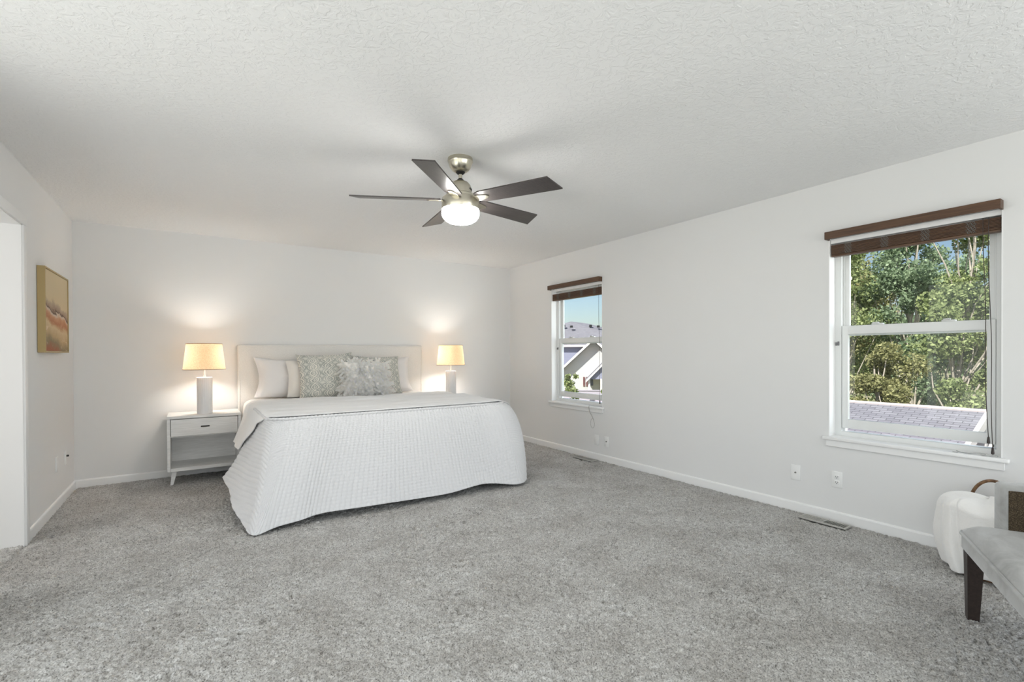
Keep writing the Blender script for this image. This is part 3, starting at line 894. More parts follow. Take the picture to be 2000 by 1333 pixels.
ZP = .752
pillow('pillow', 'white sleeping pillow with pointed corner at the left of the headboard', 'pillow', (.955, 5.64, ZP), .86, .43, .16, R(16), R(2), PILLOW_W, R(1.5), .07, seed=3, pinch=.12)
pillow('pillow', 'white sleeping pillow standing at the right of the headboard', 'pillow', (1.83, 5.64, ZP), .84, .43, .16, R(15), R(-2), PILLOW_W, R(-1), .05, seed=5, pinch=.10)
pillow('pillow', 'ivory flanged pillow tucked behind the left patterned cushion', 'pillow', (1.165, 5.50, ZP), .70, .40, .13, R(17), R(3), PILLOW_C, R(1.5), .07, seed=8, pinch=.07)
pillow('throw_pillow', 'large grey-green patterned cushion left of the fur one', 'cushion', (1.205, 5.36, ZP), .575, .49, .16, R(19), R(-3), DAMASK, R(-2), .02, 'damask cushions on the bed', seed=12)
pillow('throw_pillow', 'large grey-green patterned cushion behind and right of the fur one', 'cushion', (1.775, 5.455, ZP), .575, .455, .15, R(17), R(3), DAMASK, R(1), .02, 'damask cushions on the bed', seed=15)
fp = pillow('fur_pillow', 'shaggy ivory fur cushion in front of the patterned ones', 'cushion', (1.565, 5.20, ZP + .004), .46, .385, .15, R(20), R(4), FURBASE, R(2), .0, seed=21, pinch=.05)


def fur(o, mat, n, length, child, clump, rough, seed, root=.0012):
    o.data.materials.append(mat)
    md = o.modifiers.new('fur', 'PARTICLE_SYSTEM'); ps = md.particle_system; st = ps.settings
    st.type = 'HAIR'; st.count = n; st.hair_length = length; st.hair_step = 4; ps.seed = seed
    st.emit_from = 'FACE'; st.use_even_distribution = True; st.material = len(o.data.materials)
    st.child_type = 'INTERPOLATED'; st.rendered_child_count = child; st.child_length = 1.0
    st.clump_factor = clump; st.roughness_1 = rough; st.roughness_1_size = .03; st.roughness_endpoint = rough * .6
    st.root_radius = root / .01; st.tip_radius = .15; st.radius_scale = .01
    st.brownian_factor = .0; st.factor_random = length * .45; st.render_step = 4; st.display_step = 3
    st.normal_factor = length * .4; st.tangent_factor = 0
    st.object_align_factor = (0, 0, -length * .35)


fur(fp, FUR, 800, .032, 40, .75, .012, 5)

# ------------------------------------------------------------------ nightstands
def make_nightstand(label, x, y):
    r = thing('nightstand', label, 'nightstand', (x, y, 0), group='whitewashed bedside tables')
    hw, d0, d1 = .300, -.205, .205
    bm = bmesh.new(); box(bm, -hw, hw, d0, d1, .608, .636, .004, 2); fin('top', bm, WHITEWASH, r)
    for s in (-1, 1):
        a, b = sorted((s * hw, s * (hw - .026))); bm = bmesh.new(); box(bm, a, b, d0, d1, .118, .608, .003, 1); fin('side_panel', bm, WHITEWASH, r)
    bm = bmesh.new(); box(bm, -hw + .026, hw - .026, d1 - .012, d1, .13, .608); fin('back_panel', bm, WHITEWASH, r, smooth=False)
    bm = bmesh.new(); box(bm, -hw + .026, hw - .026, d0 + .004, d1 - .012, .118, .150, .002, 1); fin('shelf', bm, WHITEWASH, r)
    bm = bmesh.new(); box(bm, -hw + .026, hw - .026, d0 + .03, d1 - .012, .432, .444); fin('drawer_floor', bm, WHITEWASH, r, smooth=False)
    bm = bmesh.new(); box(bm, -hw + .030, hw - .030, d0 + .003, d0 + .025, .446, .603, .002, 1); dr = fin('drawer', bm, WHITEWASH, r)
    bm = bmesh.new(); box(bm, -.036, .036, d0 - .004, d0 + .006, .519, .532, .003, 2); tag(fin('handle', bm, BLACK, dr), 'black slot pull')
    for sx in (-1, 1):
        for sy in (-1, 1):
            bm = bmesh.new()
            prism_pts = lambda z, f: [(sx * (hw - .055 + f) + a, sy * (.150 + f * .6) + b, z) for a, b in ((-.02 + .008 * (z < .05), -.02 + .008 * (z < .05)), (.02 - .008 * (z < .05), -.02 + .008 * (z < .05)), (.02 - .008 * (z < .05), .02 - .008 * (z < .05)), (-.02 + .008 * (z < .05), .02 - .008 * (z < .05)))]
            t_ = [bm.verts.new(p_) for p_ in prism_pts(.119, 0)]; b_ = [bm.verts.new(p_) for p_ in prism_pts(-.010, .022)]
            bm.faces.new(t_); bm.faces.new(b_)
            for k in range(4): bm.faces.new((t_[k], t_[(k + 1) % 4], b_[(k + 1) % 4], b_[k]))
            fin('leg', bm, WHITEWASH, r, smooth=False)
    return r


ns = make_nightstand('whitewashed nightstand with one drawer and open shelf left of the bed', .100, 5.695)
ns2 = copy_tree(ns); ns2.location = (2.765, 5.695, 0); ns2['label'] = 'whitewashed nightstand hidden behind the right side of the bed'

# ------------------------------------------------------------------ lamps
def make_lamp(label, x, y):
    r = thing('table_lamp', label, 'table lamp', (x, y, .6362), group='lit white bedside lamps')
    hgt = .352
    bm = bmesh.new(); seg = 96; prof = []
    nz_ = 40; rings = []
    for j in range(nz_ + 1):
        z = .004 + (hgt - .008) * j / nz_; ring = []
        for k in range(seg):
            a = 2 * PI * k / seg
            rr = .0645 + .0010 * math.cos(a * 24) + .0009 * math.cos(j * PI * 2 / 2.5)
            ring.append(bm.verts.new((rr * math.cos(a), rr * math.sin(a), z)))
        rings.append(ring)
    for a_, b_ in zip(rings, rings[1:]):
        for k in range(seg): bm.faces.new((a_[k], a_[(k + 1) % seg], b_[(k + 1) % seg], b_[k]))
    bm.faces.new(rings[0]); bm.faces.new(rings[-1])
    lathe(bm, [(.0635, 0), (.066, .002), (.066, .006)], 64)
    lathe(bm, [(.066, hgt - .007), (.066, hgt - .002), (.063, hgt)], 64)
    fin('base', bm, CERAMIC, r)
    bm = bmesh.new(); lathe(bm, [(.014, hgt), (.014, hgt + .012), (.007, hgt + .014), (.007, hgt + .10), (.016, hgt + .102), (.016, hgt + .15)], 20)
    tag(fin('neck', bm, CLEAR, r), 'pale neck and socket')
    z0, z1 = 1.066 - .6362, 1.314 - .6362
    bm = bmesh.new()
    lathe(bm, [(.178, z0), (.1495, z1)], 72, cap0=False, cap1=False)
    sh = fin('lamp_shade', bm, SHADE, r)
    for rr, z in ((.1785, z0), (.150, z1)):
        bm = bmesh.new()
        tube(bm, [(rr * math.cos(2 * PI * k / 72), rr * math.sin(2 * PI * k / 72), z) for k in range(72)], .0028, 6, True)
        tag(fin('shade_binding', bm, SHADETRIM, sh), 'brown shade edge')
    bm = bmesh.new()
    for k in range(3):
        a = 2 * PI * k / 3 + .3; tube(bm, [(.012 * math.cos(a), .012 * math.sin(a), z1 - .012), (.149 * math.cos(a), .149 * math.sin(a), z1 - .004)], .0018, 6)
    tube(bm, [(0, 0, hgt + .10), (.035, 0, hgt + .12), (.035, 0, z1 - .04), (0, 0, z1 - .012)], .0015, 6)
    fin('harp', bm, NICKEL, sh)
    bm = bmesh.new(); lathe(bm, [(.012, hgt + .15), (.015, hgt + .165), (.029, hgt + .195), (.031, hgt + .215), (.024, hgt + .24), (.008, hgt + .25)], 24)
    fin('bulb', bm, BULB, r)
    ld = bpy.data.lights.new('bulb_light', 'POINT'); ld.energy = 6.5; ld.color = (1, .95, .88); ld.shadow_soft_size = .04
    lo = bpy.data.objects.new('bulb_light', ld); COL.objects.link(lo); lo.parent = r; lo.location = (0, 0.055, hgt + .205)
    return r


l1 = make_lamp('lit table lamp with white ribbed base on the left nightstand', .100, 5.60)
l2 = copy_tree(l1); l2.location = (2.752, 5.60, .6362); l2['label'] = 'lit table lamp with white base rising behind the bed on the right'

# ------------------------------------------------------------------ painting
pr = thing('framed_painting', 'abstract desert landscape painting in pale gold frame on the left wall', 'painting', (XL, 5.080, 1.536))
hy, hz, dp, fw = .388, .308, .046, .012
bm = bmesh.new()
for a in ((-hy, -hy + fw, -hz, hz), (hy - fw, hy, -hz, hz)): box(bm, .002, dp, a[0], a[1], a[2], a[3], .001, 1)
for a in ((-hz, -hz + fw), (hz - fw, hz)): box(bm, .002, dp, -hy + fw, hy - fw, a[0], a[1], .001, 1)
fin('frame', bm, GOLD, pr)
bm = bmesh.new(); box(bm, .006, dp - .006, -hy + fw + .002, hy - fw - .002, -hz + fw + .002, hz - fw - .002); fin('canvas', bm, CANVAS, pr, smooth=False)

# ------------------------------------------------------------------ ceiling fan
fan = thing('ceiling_fan', 'brushed nickel ceiling fan with five dark blades and lit globe', 'ceiling fan', (1.425, 2.75, H))
bm = bmesh.new(); lathe(bm, [(.078, 0), (.079, -.006), (.079, -.020), (.076, -.023), (.074, -.034), (.066, -.056), (.052, -.074), (.038, -.083), (.030, -.085)], 56); fin('canopy', bm, NICKEL, fan)
bm = bmesh.new(); lathe(bm, [(.027, -.076), (.029, -.088), (.019, -.098), (.013, -.1)], 32); lathe(bm, [(.014, -.146), (.019, -.142), (.021, -.134), (.013, -.126)], 32); tag(fin('rubber_collar', bm, BLACK, fan), 'black collars on the downrod')
bm = bmesh.new(); lathe(bm, [(.0115, -.08), (.0115, -.15)], 24); fin('downrod', bm, NICKEL, fan)
bm = bmesh.new(); lathe(bm, [(.012, -.139), (.030, -.142), (.050, -.152), (.063, -.168), (.069, -.186), (.070, -.205), (.070, -.222), (.088, -.228), (.093, -.234), (.093, -.246), (.088, -.252)], 64); mh = fin('motor_housing', bm, NICKEL, fan)
bm = bmesh.new()                                               # small dark emblem on the motor
for k in range(9):
    a = R(-62 + k * 4.2); rr = .0707
    z = -.198 + .004 * math.sin(k * 2.2)
    box(bm, rr * math.cos(a) - .0016, rr * math.cos(a) + .0016, rr * math.sin(a) - .0016, rr * math.sin(a) + .0016, z - .003, z + .003)
fin('emblem', bm, BLACK, mh)
bm = bmesh.new(); lathe(bm, [(.098, -.252), (.116, -.254), (.1185, -.258), (.1185, -.318), (.116, -.322), (.10, -.323)], 64); fin('light_fitter', bm, NICKEL, fan)
bm = bmesh.new(); lathe(bm, [(.106, -.318), (.1155, -.323), (.119, -.334), (.119, -.350), (.114, -.368), (.100, -.386), (.078, -.400), (.048, -.407), (.015, -.409)], 64); fin('light_globe', bm, GLOBE, fan)
for k in range(5):
    ang = R(154 - 72 * k); pit = R(13)
    M4 = Matrix.Rotation(ang, 4, 'Z') @ Matrix.Translation((0, 0, -.262)) @ Matrix.Rotation(-pit, 4, 'X')
    bm = bmesh.new()
    pts = [(.125, -.044), (.16, -.058), (.630, -.070), (.668, .070), (.16, .058), (.125, .044)]
    prism(bm, pts, 'z', -.004, .004)
    bmesh.ops.transform(bm, matrix=M4, verts=bm.verts)
    bl = fin('blade', bm, BLADE, fan, smooth=False)
    bm = bmesh.new()
    prism(bm, [(.085, -.022), (.14, -.030), (.195, -.018), (.212, 0), (.195, .018), (.14, .030), (.085, .022)], 'z', -.0095, -.0045)
    bmesh.ops.bevel(bm, geom=list(bm.edges), offset=.0012, segments=1, affect='EDGES')
    box(bm, .06, .10, -.018, .018, -.008, .012, .002, 1)
    bmesh.ops.transform(bm, matrix=M4, verts=bm.verts)
    tag(fin('blade_iron', bm, NICKEL, bl), 'nickel blade bracket')

# ------------------------------------------------------------------ settee
st = thing('settee', 'grey velvet settee with piped seat, dark tapered leg and brown arm panel', 'settee', (2.90, .71, 0), math.atan2(-.447, -.894))
L = 1.45
n1, n2 = 60, 34
X_, Y_ = np.meshgrid(np.linspace(0, 1, n1), np.linspace(0, 1, n2), indexing='ij')
x0_, x1_, y0_, y1_ = -.045, L, .0, .60
def soft(t, e): return np.clip(1 - np.clip((e - np.minimum(t, 1 - t)) / e, 0, 1) ** 2, 0, 1) ** .5
Z_ = .383 + .052 * soft(X_, .06) * soft(Y_, .13) + (vnoise(n1, n2, 6, 5, np.random.default_rng(4)) - .5) * .008 * soft(X_, .1) * soft(Y_, .1)
Pt = np.stack([x0_ + (x1_ - x0_) * X_, y0_ + (y1_ - y0_) * Y_, Z_], -1)
grid_mesh('seat_cushion', Pt, VELVET, st)
bm = bmesh.new(); box(bm, x0_, x1_, y0_ + .002, y1_, .306, .384, .012, 3); fin('seat_rail', bm, VELVET, st)
bm = bmesh.new()
tube(bm, [(x0_ - .002, y1_ - .02, .383), (x0_ - .003, .03, .383), (x0_ + .006, .004, .383), (x0_ + .03, -.003, .383), (L - .03, -.003, .383), (L, .02, .383), (L, y1_ - .02, .383)], .0075, 8)
fin('seat_piping', bm, VELVET, st)
for lx, ly in ((-.038, .02), (L - .10, .02), (-.038, .53), (L - .10, .53)):
    bm = bmesh.new()
    t_ = [bm.verts.new(p_) for p_ in ((lx - .012, ly - .008, .308), (lx + .048, ly - .008, .308), (lx + .048, ly + .052, .308), (lx - .012, ly + .052, .308))]
    b_ = [bm.verts.new(p_) for p_ in ((lx - .016, ly, -.008), (lx + .022, ly, -.008), (lx + .022, ly + .040, -.008), (lx - .016, ly + .040, -.008))]
    bm.faces.new(t_); bm.faces.new(b_)
    for k in range(4): bm.faces.new((t_[k], t_[(k + 1) % 4], b_[(k + 1) % 4], b_[k]))
    fin('leg', bm, LEGWOOD, st, smooth=False)
for ax in (-.075, L - .03):
    bm = bmesh.new(); box(bm, ax, ax + .105, .118, .66, .29, .628, .022, 4); ar = fin('arm', bm, VELVET, st)
    px = ax + .105 if ax < 0 else ax
    bm = bmesh.new(); box(bm, px - .004, px + .004, .140, .62, .42, .606, .003, 2); tag(fin('arm_panel', bm, TWEED, ar), 'dark brown tweed arm panel')
bm = bmesh.new(); box(bm, -.05, L + .05, .58, .70, .29, .80, .03, 4); fin('backrest', bm, VELVET, st)

# ------------------------------------------------------------------ basket and fur throw
bc = (3.615, .775)
bk = thing('wicker_basket', 'round dark wicker basket holding a white fur blanket by the wall', 'basket', (*bc, 0))
bm = bmesh.new(); lathe(bm, [(.135, -.006), (.140, 0), (.155, .10), (.165, .22), (.165, .325), (.158, .33), (.155, .22), (.145, .1), (.12, .012)], 48)
fin('basket_body', bm, WICKER, bk)
for j in range(12):
    pass
bm = bmesh.new()
tube(bm, [(.163 * math.cos(2 * PI * k / 40), .163 * math.sin(2 * PI * k / 40), .33) for k in range(40)], .011, 8, True); fin('rim', bm, WICKER, bk)
bm = bmesh.new()
tube(bm, [(.135, .015 + .098 * math.cos(PI * k / 24), .325 + .155 * math.sin(PI * k / 24)) for k in range(25)], .0085, 8); fin('handle', bm, WICKER, bk)

na, nr = 130, 60
P = np.zeros((na, nr, 3)); rg = np.random.default_rng(9)
lump = vnoise(na, nr, 22, 16, rg) - .5; lump2 = vnoise(na, nr, 11, 9, rg) - .5
for i in range(na):
    a = R(62) + R(240) * i / (na - 1)                           # mantle over the room-side of the basket
    edge_f = math.sin(PI * i / (na - 1)) ** .35
    bulge = .03 * math.exp(-((a - R(115)) / .5) ** 2)
    for j in range(nr):
        t_ = j / (nr - 1)
        fold = .020 * (1 - abs(math.sin(a * 3.2 + .9)) * 2) * .8 + .009 * math.sin(a * 9 - t_ * 1.2)
        hi = .070 + .018 * math.sin(a * 2 + .5) + bulge
        ang = min(1, t_ / .52) * PI / 2                         # rounded mound, then the hanging side
        if t_ < .52:
            rr = .215 * math.sin(ang) ** .9; z = .335 + hi * math.cos(ang) ** .75
            z += .018 * math.sin(ang * 2) * math.sin(a * 5 + 1)
        else:
            s_ = (t_ - .52) / .48; rr = .215 + .010 * math.sin(s_ * PI) - .03 * s_ ** 3; z = .335 * (1 - s_) + .008 * s_
        for a0, wd, am in ((128, .07, .022), (152, .05, .026), (203, .05, .034), (236, .06, .032), (262, .05, .02)):
            rr -= am * math.exp(-((a - R(a0) - .25 * (t_ - .5)) / wd) ** 2) * min(1, max(0, t_ - .18) * 3)
        rr += fold * min(1, t_ * 1.5) * edge_f + lump2[i, 20] * .030 * t_ + lump2[i, j] * .008
        z += lump[i, j] * .035 * math.sin(min(1, t_ * 1.2) * PI)
        P[i, j] = (bc[0] + rr * math.cos(a), bc[1] + rr * math.sin(a), max(z, .006))
blk = grid_mesh('fur_blanket', P, FURW)
so = blk.modifiers.new('thick', 'SOLIDIFY'); so.thickness = .024; so.offset = 1
sb = blk.modifiers.new('soft', 'SUBSURF'); sb.levels = 1; sb.render_levels = 1
tag(blk, 'white faux fur blanket spilling over the basket to the carpet', 'blanket')

# ------------------------------------------------------------------ outdoors
bm = bmesh.new(); bmesh.ops.create_grid(bm, x_segments=2, y_segments=2, size=120, matrix=Matrix.Translation((60, 30, -3.1)))
tag(fin('ground', bm, GROUND, smooth=False), kind='structure')


def roof_slab(name, A, B, C, D, mat, parent, thick=.10):
    """sloping slab; A-B ridge, D-C eave; uv in metres along ridge / down slope"""
    A, B, C, D = [Vector(p_) for p_ in (A, B, C, D)]
    nrm = (B - A).cross(D - A).normalized()
    if nrm.z < 0: nrm = -nrm
    me = bpy.data.meshes.new(name)
    vs = [A, B, C, D] + [p_ - nrm * thick for p_ in (A, B, C, D)]
    fs = [(0, 1, 2, 3), (4, 7, 6, 5), (0, 4, 5, 1), (1, 5, 6, 2), (2, 6, 7, 3), (3, 7, 4, 0)]
    me.from_pydata([tuple(v_) for v_ in vs], [], fs)
    uvl = me.uv_layers.new(name='UVMap'); ex = (B - A).normalized(); ey = (D - A - ex * (D - A).dot(ex)).normalized()
    for lp in me.loops:
        c_ = vs[lp.vertex_index] - A; uvl.data[lp.index].uv = (c_.dot(ex), c_.dot(ey))
    me.update(); return link_obj(name, me, mat, parent)


# garden shed seen through the big window
sd = thing('garden_shed', 'low shed with grey shingle roof and white gable trim outside the big window', 'shed', (12.0, 5.4, -3.1))
def S(x, y, z): return (x - 12.0, y - 5.4, z + 3.1)
ya, yb, sl, hwid = 2.62, 8.6, .40, 2.3
roof_slab('roof_slope', S(12, ya, .115), S(12, yb, .115), S(12 - hwid, yb, .115 - hwid * sl), S(12 - hwid, ya, .115 - hwid * sl), SHINGLE, sd)
roof_slab('roof_slope', S(12, ya, .115), S(12, yb, .115), S(12 + hwid, yb, .115 - hwid * sl), S(12 + hwid, ya, .115 - hwid * sl), SHINGLE, sd)
bm = bmesh.new(); tube(bm, [S(12, ya - .02, .125), S(12, yb, .125)], .035, 8); fin('ridge_cap', bm, plain('ridge_tile', (.58, .50, .50), .9), sd)
bm = bmesh.new()
for s in (-1, 1):
    prism(bm, [(S(12, 0, 0)[0], S(0, 0, .135)[2]), (S(12 + s * (hwid + .05), 0, 0)[0], S(0, 0, .135 - (hwid + .05) * sl)[2]), (S(12 + s * (hwid + .05), 0, 0)[0], S(0, 0, -.04 - (hwid + .05) * sl)[2]), (S(12, 0, 0)[0], S(0, 0, -.04)[2])], 'y', ya - .06 - 5.4, ya + .01 - 5.4)
fin('rake_board', bm, EXTTRIM, sd, smooth=False)
bm = bmesh.new()
x_ = S(12, 0, 0)[0]
box(bm, x_ - .06, x_ + .06, ya - 5.4, ya + .3 - 5.4, 2.2, 3.1); box(bm, x_ - 1.0, x_ + 1.0, ya + .02 - 5.4, ya + .14 - 5.4, 2.72, 2.84)
tube(bm, [S(12 - .75, ya + .06, -.35), S(12 - .1, ya + .06, -.75)], .05, 6); tube(bm, [S(12 + .75, ya + .06, -.35), S(12 + .1, ya + .06, -.75)], .05, 6)
fin('gable_bracket', bm, EXTTRIM, sd, smooth=False)
bm = bmesh.new(); hi = hwid - .35
prism(bm, [(-hi, 0), (hi, 0), (hi, 3.1 - hi * sl - .06), (0, 3.1 - .06), (-hi, 3.1 - hi * sl - .06)], 'y', ya + .4 - 5.4, yb - .3 - 5.4)
fin('shed_wall', bm, siding_mat('shade_lilac_siding', (.34, .30, .38)), sd, smooth=False)  # lilac of the eave's shade put into the wall colour

# low white cottage lower down, visible under the raised sash
ct = thing('garden_cottage', 'white cottage wall low outside the raised sash', 'house', (10.5, 1.5, -3.1))
bm = bmesh.new(); box(bm, -1.0, 1.5, -1.4, .75, 0, 2.05); fin('wall', bm, EXTTRIM, ct, smooth=False)
roof_slab('roof', (.25, -1.6, 2.65), (.25, .95, 2.65), (-1.25, .95, 2.0), (-1.25, -1.6, 2.0), SHINGLE, ct)
roof_slab('roof', (.25, -1.6, 2.65), (.25, .95, 2.65), (1.75, .95, 2.0), (1.75, -1.6, 2.0), SHINGLE, ct)
for yy in (-.9, -.2, .4):
    bm = bmesh.new(); box(bm, -1.03, -.98, yy - .15, yy + .15, 1.1, 1.8); fin('window', bm, DARKGLASS, ct, smooth=False)

# neighbour house through the far window: local axes right/up in a wall plane 45 m away
hr = thing('neighbor_house', 'grey sided house with gables and white rake boards beyond the far window', 'house', (29.85, 33.67, -3.1), R(-41.557))
def px(s, z): return (s * 1.406, 1.207 + (z - 1.207) * 1.406 + 3.1)     # offsets measured at 32 m, scaled out to 45 m
def hb_(bm, s0, z0, s1, z1, y0, y1):
    a_, b_ = px(s0, z0), px(s1, z1); box(bm, a_[0], b_[0], y0, y1, a_[1], b_[1])
# wall of the gabled wing (front plane y=0)
bm = bmesh.new()
poly = [px(-2.9, -4.2), px(3.2, -4.2), px(3.1, -.22), px(.72, 1.98), px(-2.85, -1.36)]
prism(bm, [(a_, max(b_, 0)) for a_, b_ in poly], 'y', 0, 5.0); fin('gable_wall', bm, SIDING, hr, smooth=False)
# roof over that wing: overhang in front of the wall so its eave throws a real shadow
ap = px(.72, 2.17); lo_ = px(-3.0, -1.31); ro = px(3.4, -.34)
roof_slab('roof_slope', (ap[0], -.7, ap[1]), (ap[0], 5, ap[1]), (lo_[0], 5, lo_[1]), (lo_[0], -.7, lo_[1]), SHINGLE, hr, .14)
roof_slab('roof_slope', (ap[0], -.7, ap[1]), (ap[0], 5, ap[1]), (ro[0], 5, ro[1]), (ro[0], -.7, ro[1]), SHINGLE, hr, .14)
bm = bmesh.new()
for e_ in (lo_, ro):
    prism(bm, [(ap[0], ap[1] + .03), (e_[0], e_[1] + .03), (e_[0], e_[1] - .22), (ap[0], ap[1] - .22)], 'y', -.78, -.70)
fin('rake_board', bm, EXTTRIM, hr, smooth=False)
# taller block behind on the left in siding coloured blue for shade, with its eave
bm = bmesh.new(); hb_(bm, -6.5, -4.3, 3.5, 1.72, 5.0, 12.0); fin('rear_wall', bm, SIDESHADE, hr, smooth=False)
bm = bmesh.new(); hb_(bm, -6.8, 1.66, 3.8, 1.80, 4.5, 12.4); fin('eave_board', bm, plain('pink_fascia', (.72, .58, .58), .7), hr, smooth=False)
z_e = px(0, 1.80)[1]; pk = px(-.75, 3.5)
roof_slab('roof_slope', (-1.2, 8.4, pk[1] + .25), (.6, 8.4, pk[1] + .0), (5.4, 4.5, z_e), (-9.5, 4.5, z_e), SHINGLE, hr)
roof_slab('roof_slope', (.6, 8.4, pk[1]), (5.4, 10.5, z_e + .9), (9.4, 8.4, z_e), (5.4, 4.5, z_e), SHINGLE, hr)
for sx_, yv, zv in ((-1.9, 7.0, pk[1] - .32), (-1.1, 6.6, pk[1] - .42), (.9, 7.3, pk[1] - .33), (1.7, 7.0, pk[1] - .42)):
    bm = bmesh.new(); box(bm, sx_ - .15, sx_ + .15, yv - .15, yv + .15, zv - .1, zv + .12, .02, 1); fin('roof_vent', bm, BLACK, hr)
# porch gable lower right
pa = px(2.6, 1.95); pl = px(.22, -.47); pr_ = px(4.6, -.3)
roof_slab('porch_roof', (pa[0], -2.6, pa[1]), (pa[0], 0, pa[1]), (pl[0], 0, pl[1]), (pl[0], -2.6, pl[1]), SHINGLE, hr, .12)
roof_slab('porch_roof', (pa[0], -2.6, pa[1]), (pa[0], 0, pa[1]), (pr_[0], 0, pr_[1]), (pr_[0], -2.6, pr_[1]), SHINGLE, hr, .12)
bm = bmesh.new()
for e_ in (pl, pr_): prism(bm, [(pa[0], pa[1] + .02), (e_[0], e_[1] + .02), (e_[0], e_[1] - .18), (pa[0], pa[1] - .18)], 'y', -2.68, -2.6)
fin('porch_rake', bm, EXTTRIM, hr, smooth=False)
bm = bmesh.new(); prism(bm, [(pl[0] + .3, pl[1] + .1), (pr_[0] - .3, pl[1] + .1), (pa[0], pa[1] - .25)], 'y', -2.4, -2.2); fin('porch_gable', bm, SIDESHADE, hr, smooth=False)
for s_ in (.36, 1.1, 1.9):
    bm = bmesh.new(); hb_(bm, s_, -3.2, s_ + .13, -.38, -2.45, -2.25); fin('porch_post', bm, EXTTRIM, hr, smooth=False)
for s_ in (.06, .24):
    bm = bmesh.new(); hb_(bm, s_, -.95, s_ + .12, -.34, -.06, -.002); fin('shutter', bm, SHUTTER, hr, smooth=False)
bm = bmesh.new(); hb_(bm, .46, -.9, .70, -.40, -.05, -.002); fin('window', bm, DARKGLASS, hr, smooth=False)
fn = thing('garden_fence', 'pale lilac board fence in front of the neighboring house', 'fence', (26.0, 29.6, -3.1), R(-41.557))
bm = bmesh.new(); box(bm, -5, 5, -.05, .05, 0, 1.30); box(bm, -5, 5, -.10, .10, 1.30, 1.36); fin('fence_panel', bm, plain('fence_paint', (.46, .42, .50), .8), fn, smooth=False)


# trees -------------------------------------------------------------------------
def leaves(name, pts, size, mat, parent, seed, droop=.0):
    rg = np.random.default_rng(seed); n = len(pts)
    d1 = rg.normal(size=(n, 3)); d1 /= np.linalg.norm(d1, axis=1)[:, None]
    r2 = rg.normal(size=(n, 3)); r2[:, 2] *= .6; d2 = np.cross(d1, r2); d2 /= np.linalg.norm(d2, axis=1)[:, None]
    s = size * (.6 + .8 * rg.random((n, 1)))
    bend = np.cross(d1, d2) * s * .18
    v = np.stack([pts - d1 * s, pts - d2 * s * .62 + bend, pts + d1 * s * 1.1, pts + d2 * s * .62 + bend], 1).reshape(-1, 3)
    F = np.arange(4 * n).reshape(n, 4)
    me = bpy.data.meshes.new(name); set_mesh(me, v, F)
    at = me.attributes.new('tint', 'FLOAT', 'FACE'); at.data.foreach_set('value', (rg.random(n) ** 1.2).astype(np.float32))
    return link_obj(name, me, mat, parent)


def tree(name, label, cat, x, y, zc, rad, hz, n, size, mat, seed, trunk=True, base=-3.1, blobs=26, group='trees outside the big window'):
    rg = np.random.default_rng(seed)
    r = thing(name, label, cat, (x, y, base), group=group)
    cz = zc - base
    c_ = rg.normal(size=(blobs, 3)); c_ /= np.linalg.norm(c_, axis=1)[:, None]
    c_ = c_ * (rg.random((blobs, 1)) ** .45) * np.array([rad, rad, hz]) * .82 + np.array([0, 0, cz])
    br = rad * (.24 + .16 * rg.random(blobs))
    k = rg.integers(0, blobs, n)
    o_ = rg.normal(size=(n, 3)); o_ /= np.linalg.norm(o_, axis=1)[:, None]
    pts = c_[k] + o_ * (rg.random((n, 1)) ** .5) * br[k][:, None] * np.array([1, 1, .85])
    pts = pts[pts[:, 2] > .05]
    leaves('foliage', pts, size, mat, r, seed + 1)
    if trunk:
        bm = bmesh.new(); hh = cz + hz * .75
        main = [(.25 * math.sin(i * .9 + seed), .25 * math.cos(i * .7 + seed), hh * i / 9) for i in range(10)]
        tube(bm, main, [max(.02, .075 * (1 - i / 10.5)) for i in range(10)], 9)
        for b in range(blobs):
            i0 = min(8, max(2, int((c_[b, 2] / hh) * 9) - 2)); s_ = main[i0]
            mid = tuple(s_[q] * .5 + c_[b, q] * .5 + rg.normal() * .12 for q in range(3))
            tube(bm, [s_, mid, tuple(c_[b])], [.028, .018, .008], 6)
        fin('trunk', bm, BARK, r)
    return r


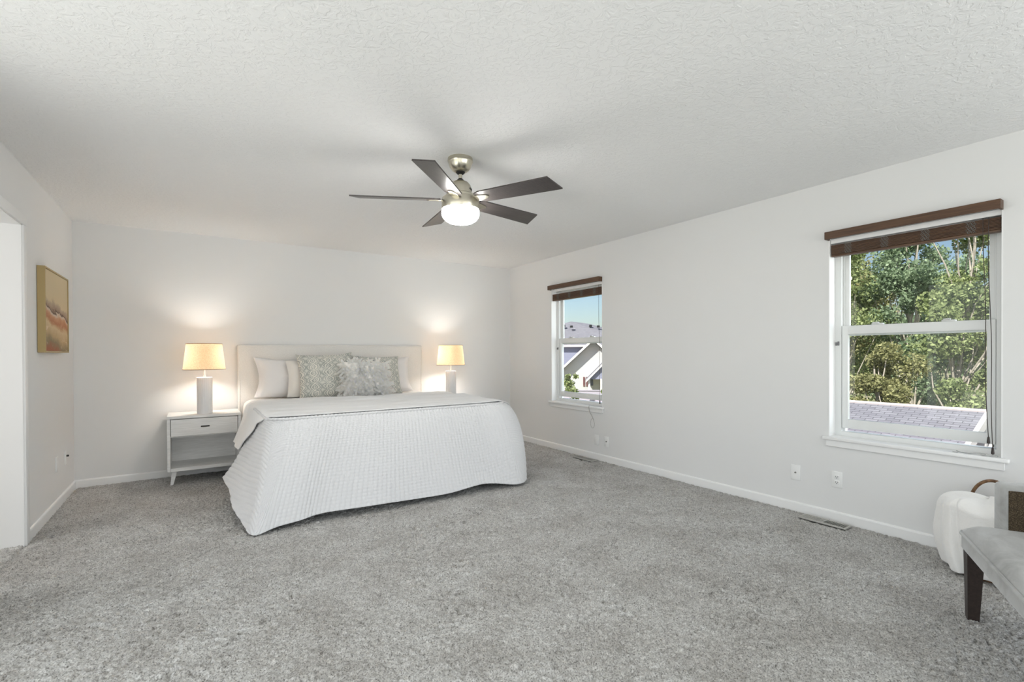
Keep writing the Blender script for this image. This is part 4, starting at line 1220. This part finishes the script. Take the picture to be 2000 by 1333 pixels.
tree('leafy_tree', 'tall pale-green tree at the left of the big window view', 'tree', 20.2, 8.5, 2.4, 1.9, 5.2, 21000, .056, LEAFMATS[0], 21, blobs=40)
tree('leafy_tree', 'blue-green tree with pale trunk in the middle of the big window view', 'tree', 20.6, 6.3, 2.6, 1.6, 5.2, 17000, .056, LEAFMATS[1], 22, blobs=36)
tree('leafy_tree', 'bright green tree hanging at the upper right of the big window view', 'tree', 18.2, 4.4, 3.2, 1.5, 4.0, 15000, .052, LEAFMATS[0], 23, blobs=32)
tree('leafy_tree', 'olive tree far behind the shed beyond the others', 'tree', 26.5, 11.0, 2.2, 2.6, 4.8, 17000, .078, LEAFMATS[2], 24, blobs=40)
tree('leafy_tree', 'distant green tree seen between the trunks at right', 'tree', 25.5, 6.6, 1.6, 2.4, 4.2, 15000, .078, LEAFMATS[1], 25, blobs=36)
tree('leafy_tree', 'pale green tree further along the garden left of the others', 'tree', 20.4, 12.0, 2.2, 1.9, 4.8, 9000, .07, LEAFMATS[0], 41, blobs=34, group='trees further along the garden')
tree('leafy_tree', 'blue-green tree furthest along the garden to the left', 'tree', 21.5, 15.8, 2.0, 2.2, 4.6, 9000, .075, LEAFMATS[1], 42, blobs=34, group='trees further along the garden')
tree('garden_bush', 'dense olive bush right behind the shed roof', 'bush', 16.0, 5.65, -.3, 1.15, 2.2, 15000, .043, LEAFMATS[2], 26, True, blobs=22)
tree('garden_bush', 'dark green bush behind the shed gable', 'bush', 16.0, 3.25, -.3, 1.1, 2.4, 15000, .043, LEAFMATS[0], 27, True, blobs=22)
tree('garden_bush', 'yellow-green bush at the left end of the shed', 'bush', 16.0, 8.0, -.1, 1.15, 2.2, 13000, .043, LEAFMATS[2], 28, True, blobs=20)
tree('garden_shrub', 'small shrub by the grey house fence in the far window', 'shrub', 24.2, 28.3, -1.3, .85, 1.35, 900, .10, LEAFMATS[0], 31, False, blobs=12, group='shrubs by the grey house')
tree('garden_shrub', 'green shrub beside the porch posts in the far window', 'shrub', 26.9, 27.6, -1.1, .6, 1.2, 600, .09, LEAFMATS[0], 32, False, blobs=8, group='shrubs by the grey house')
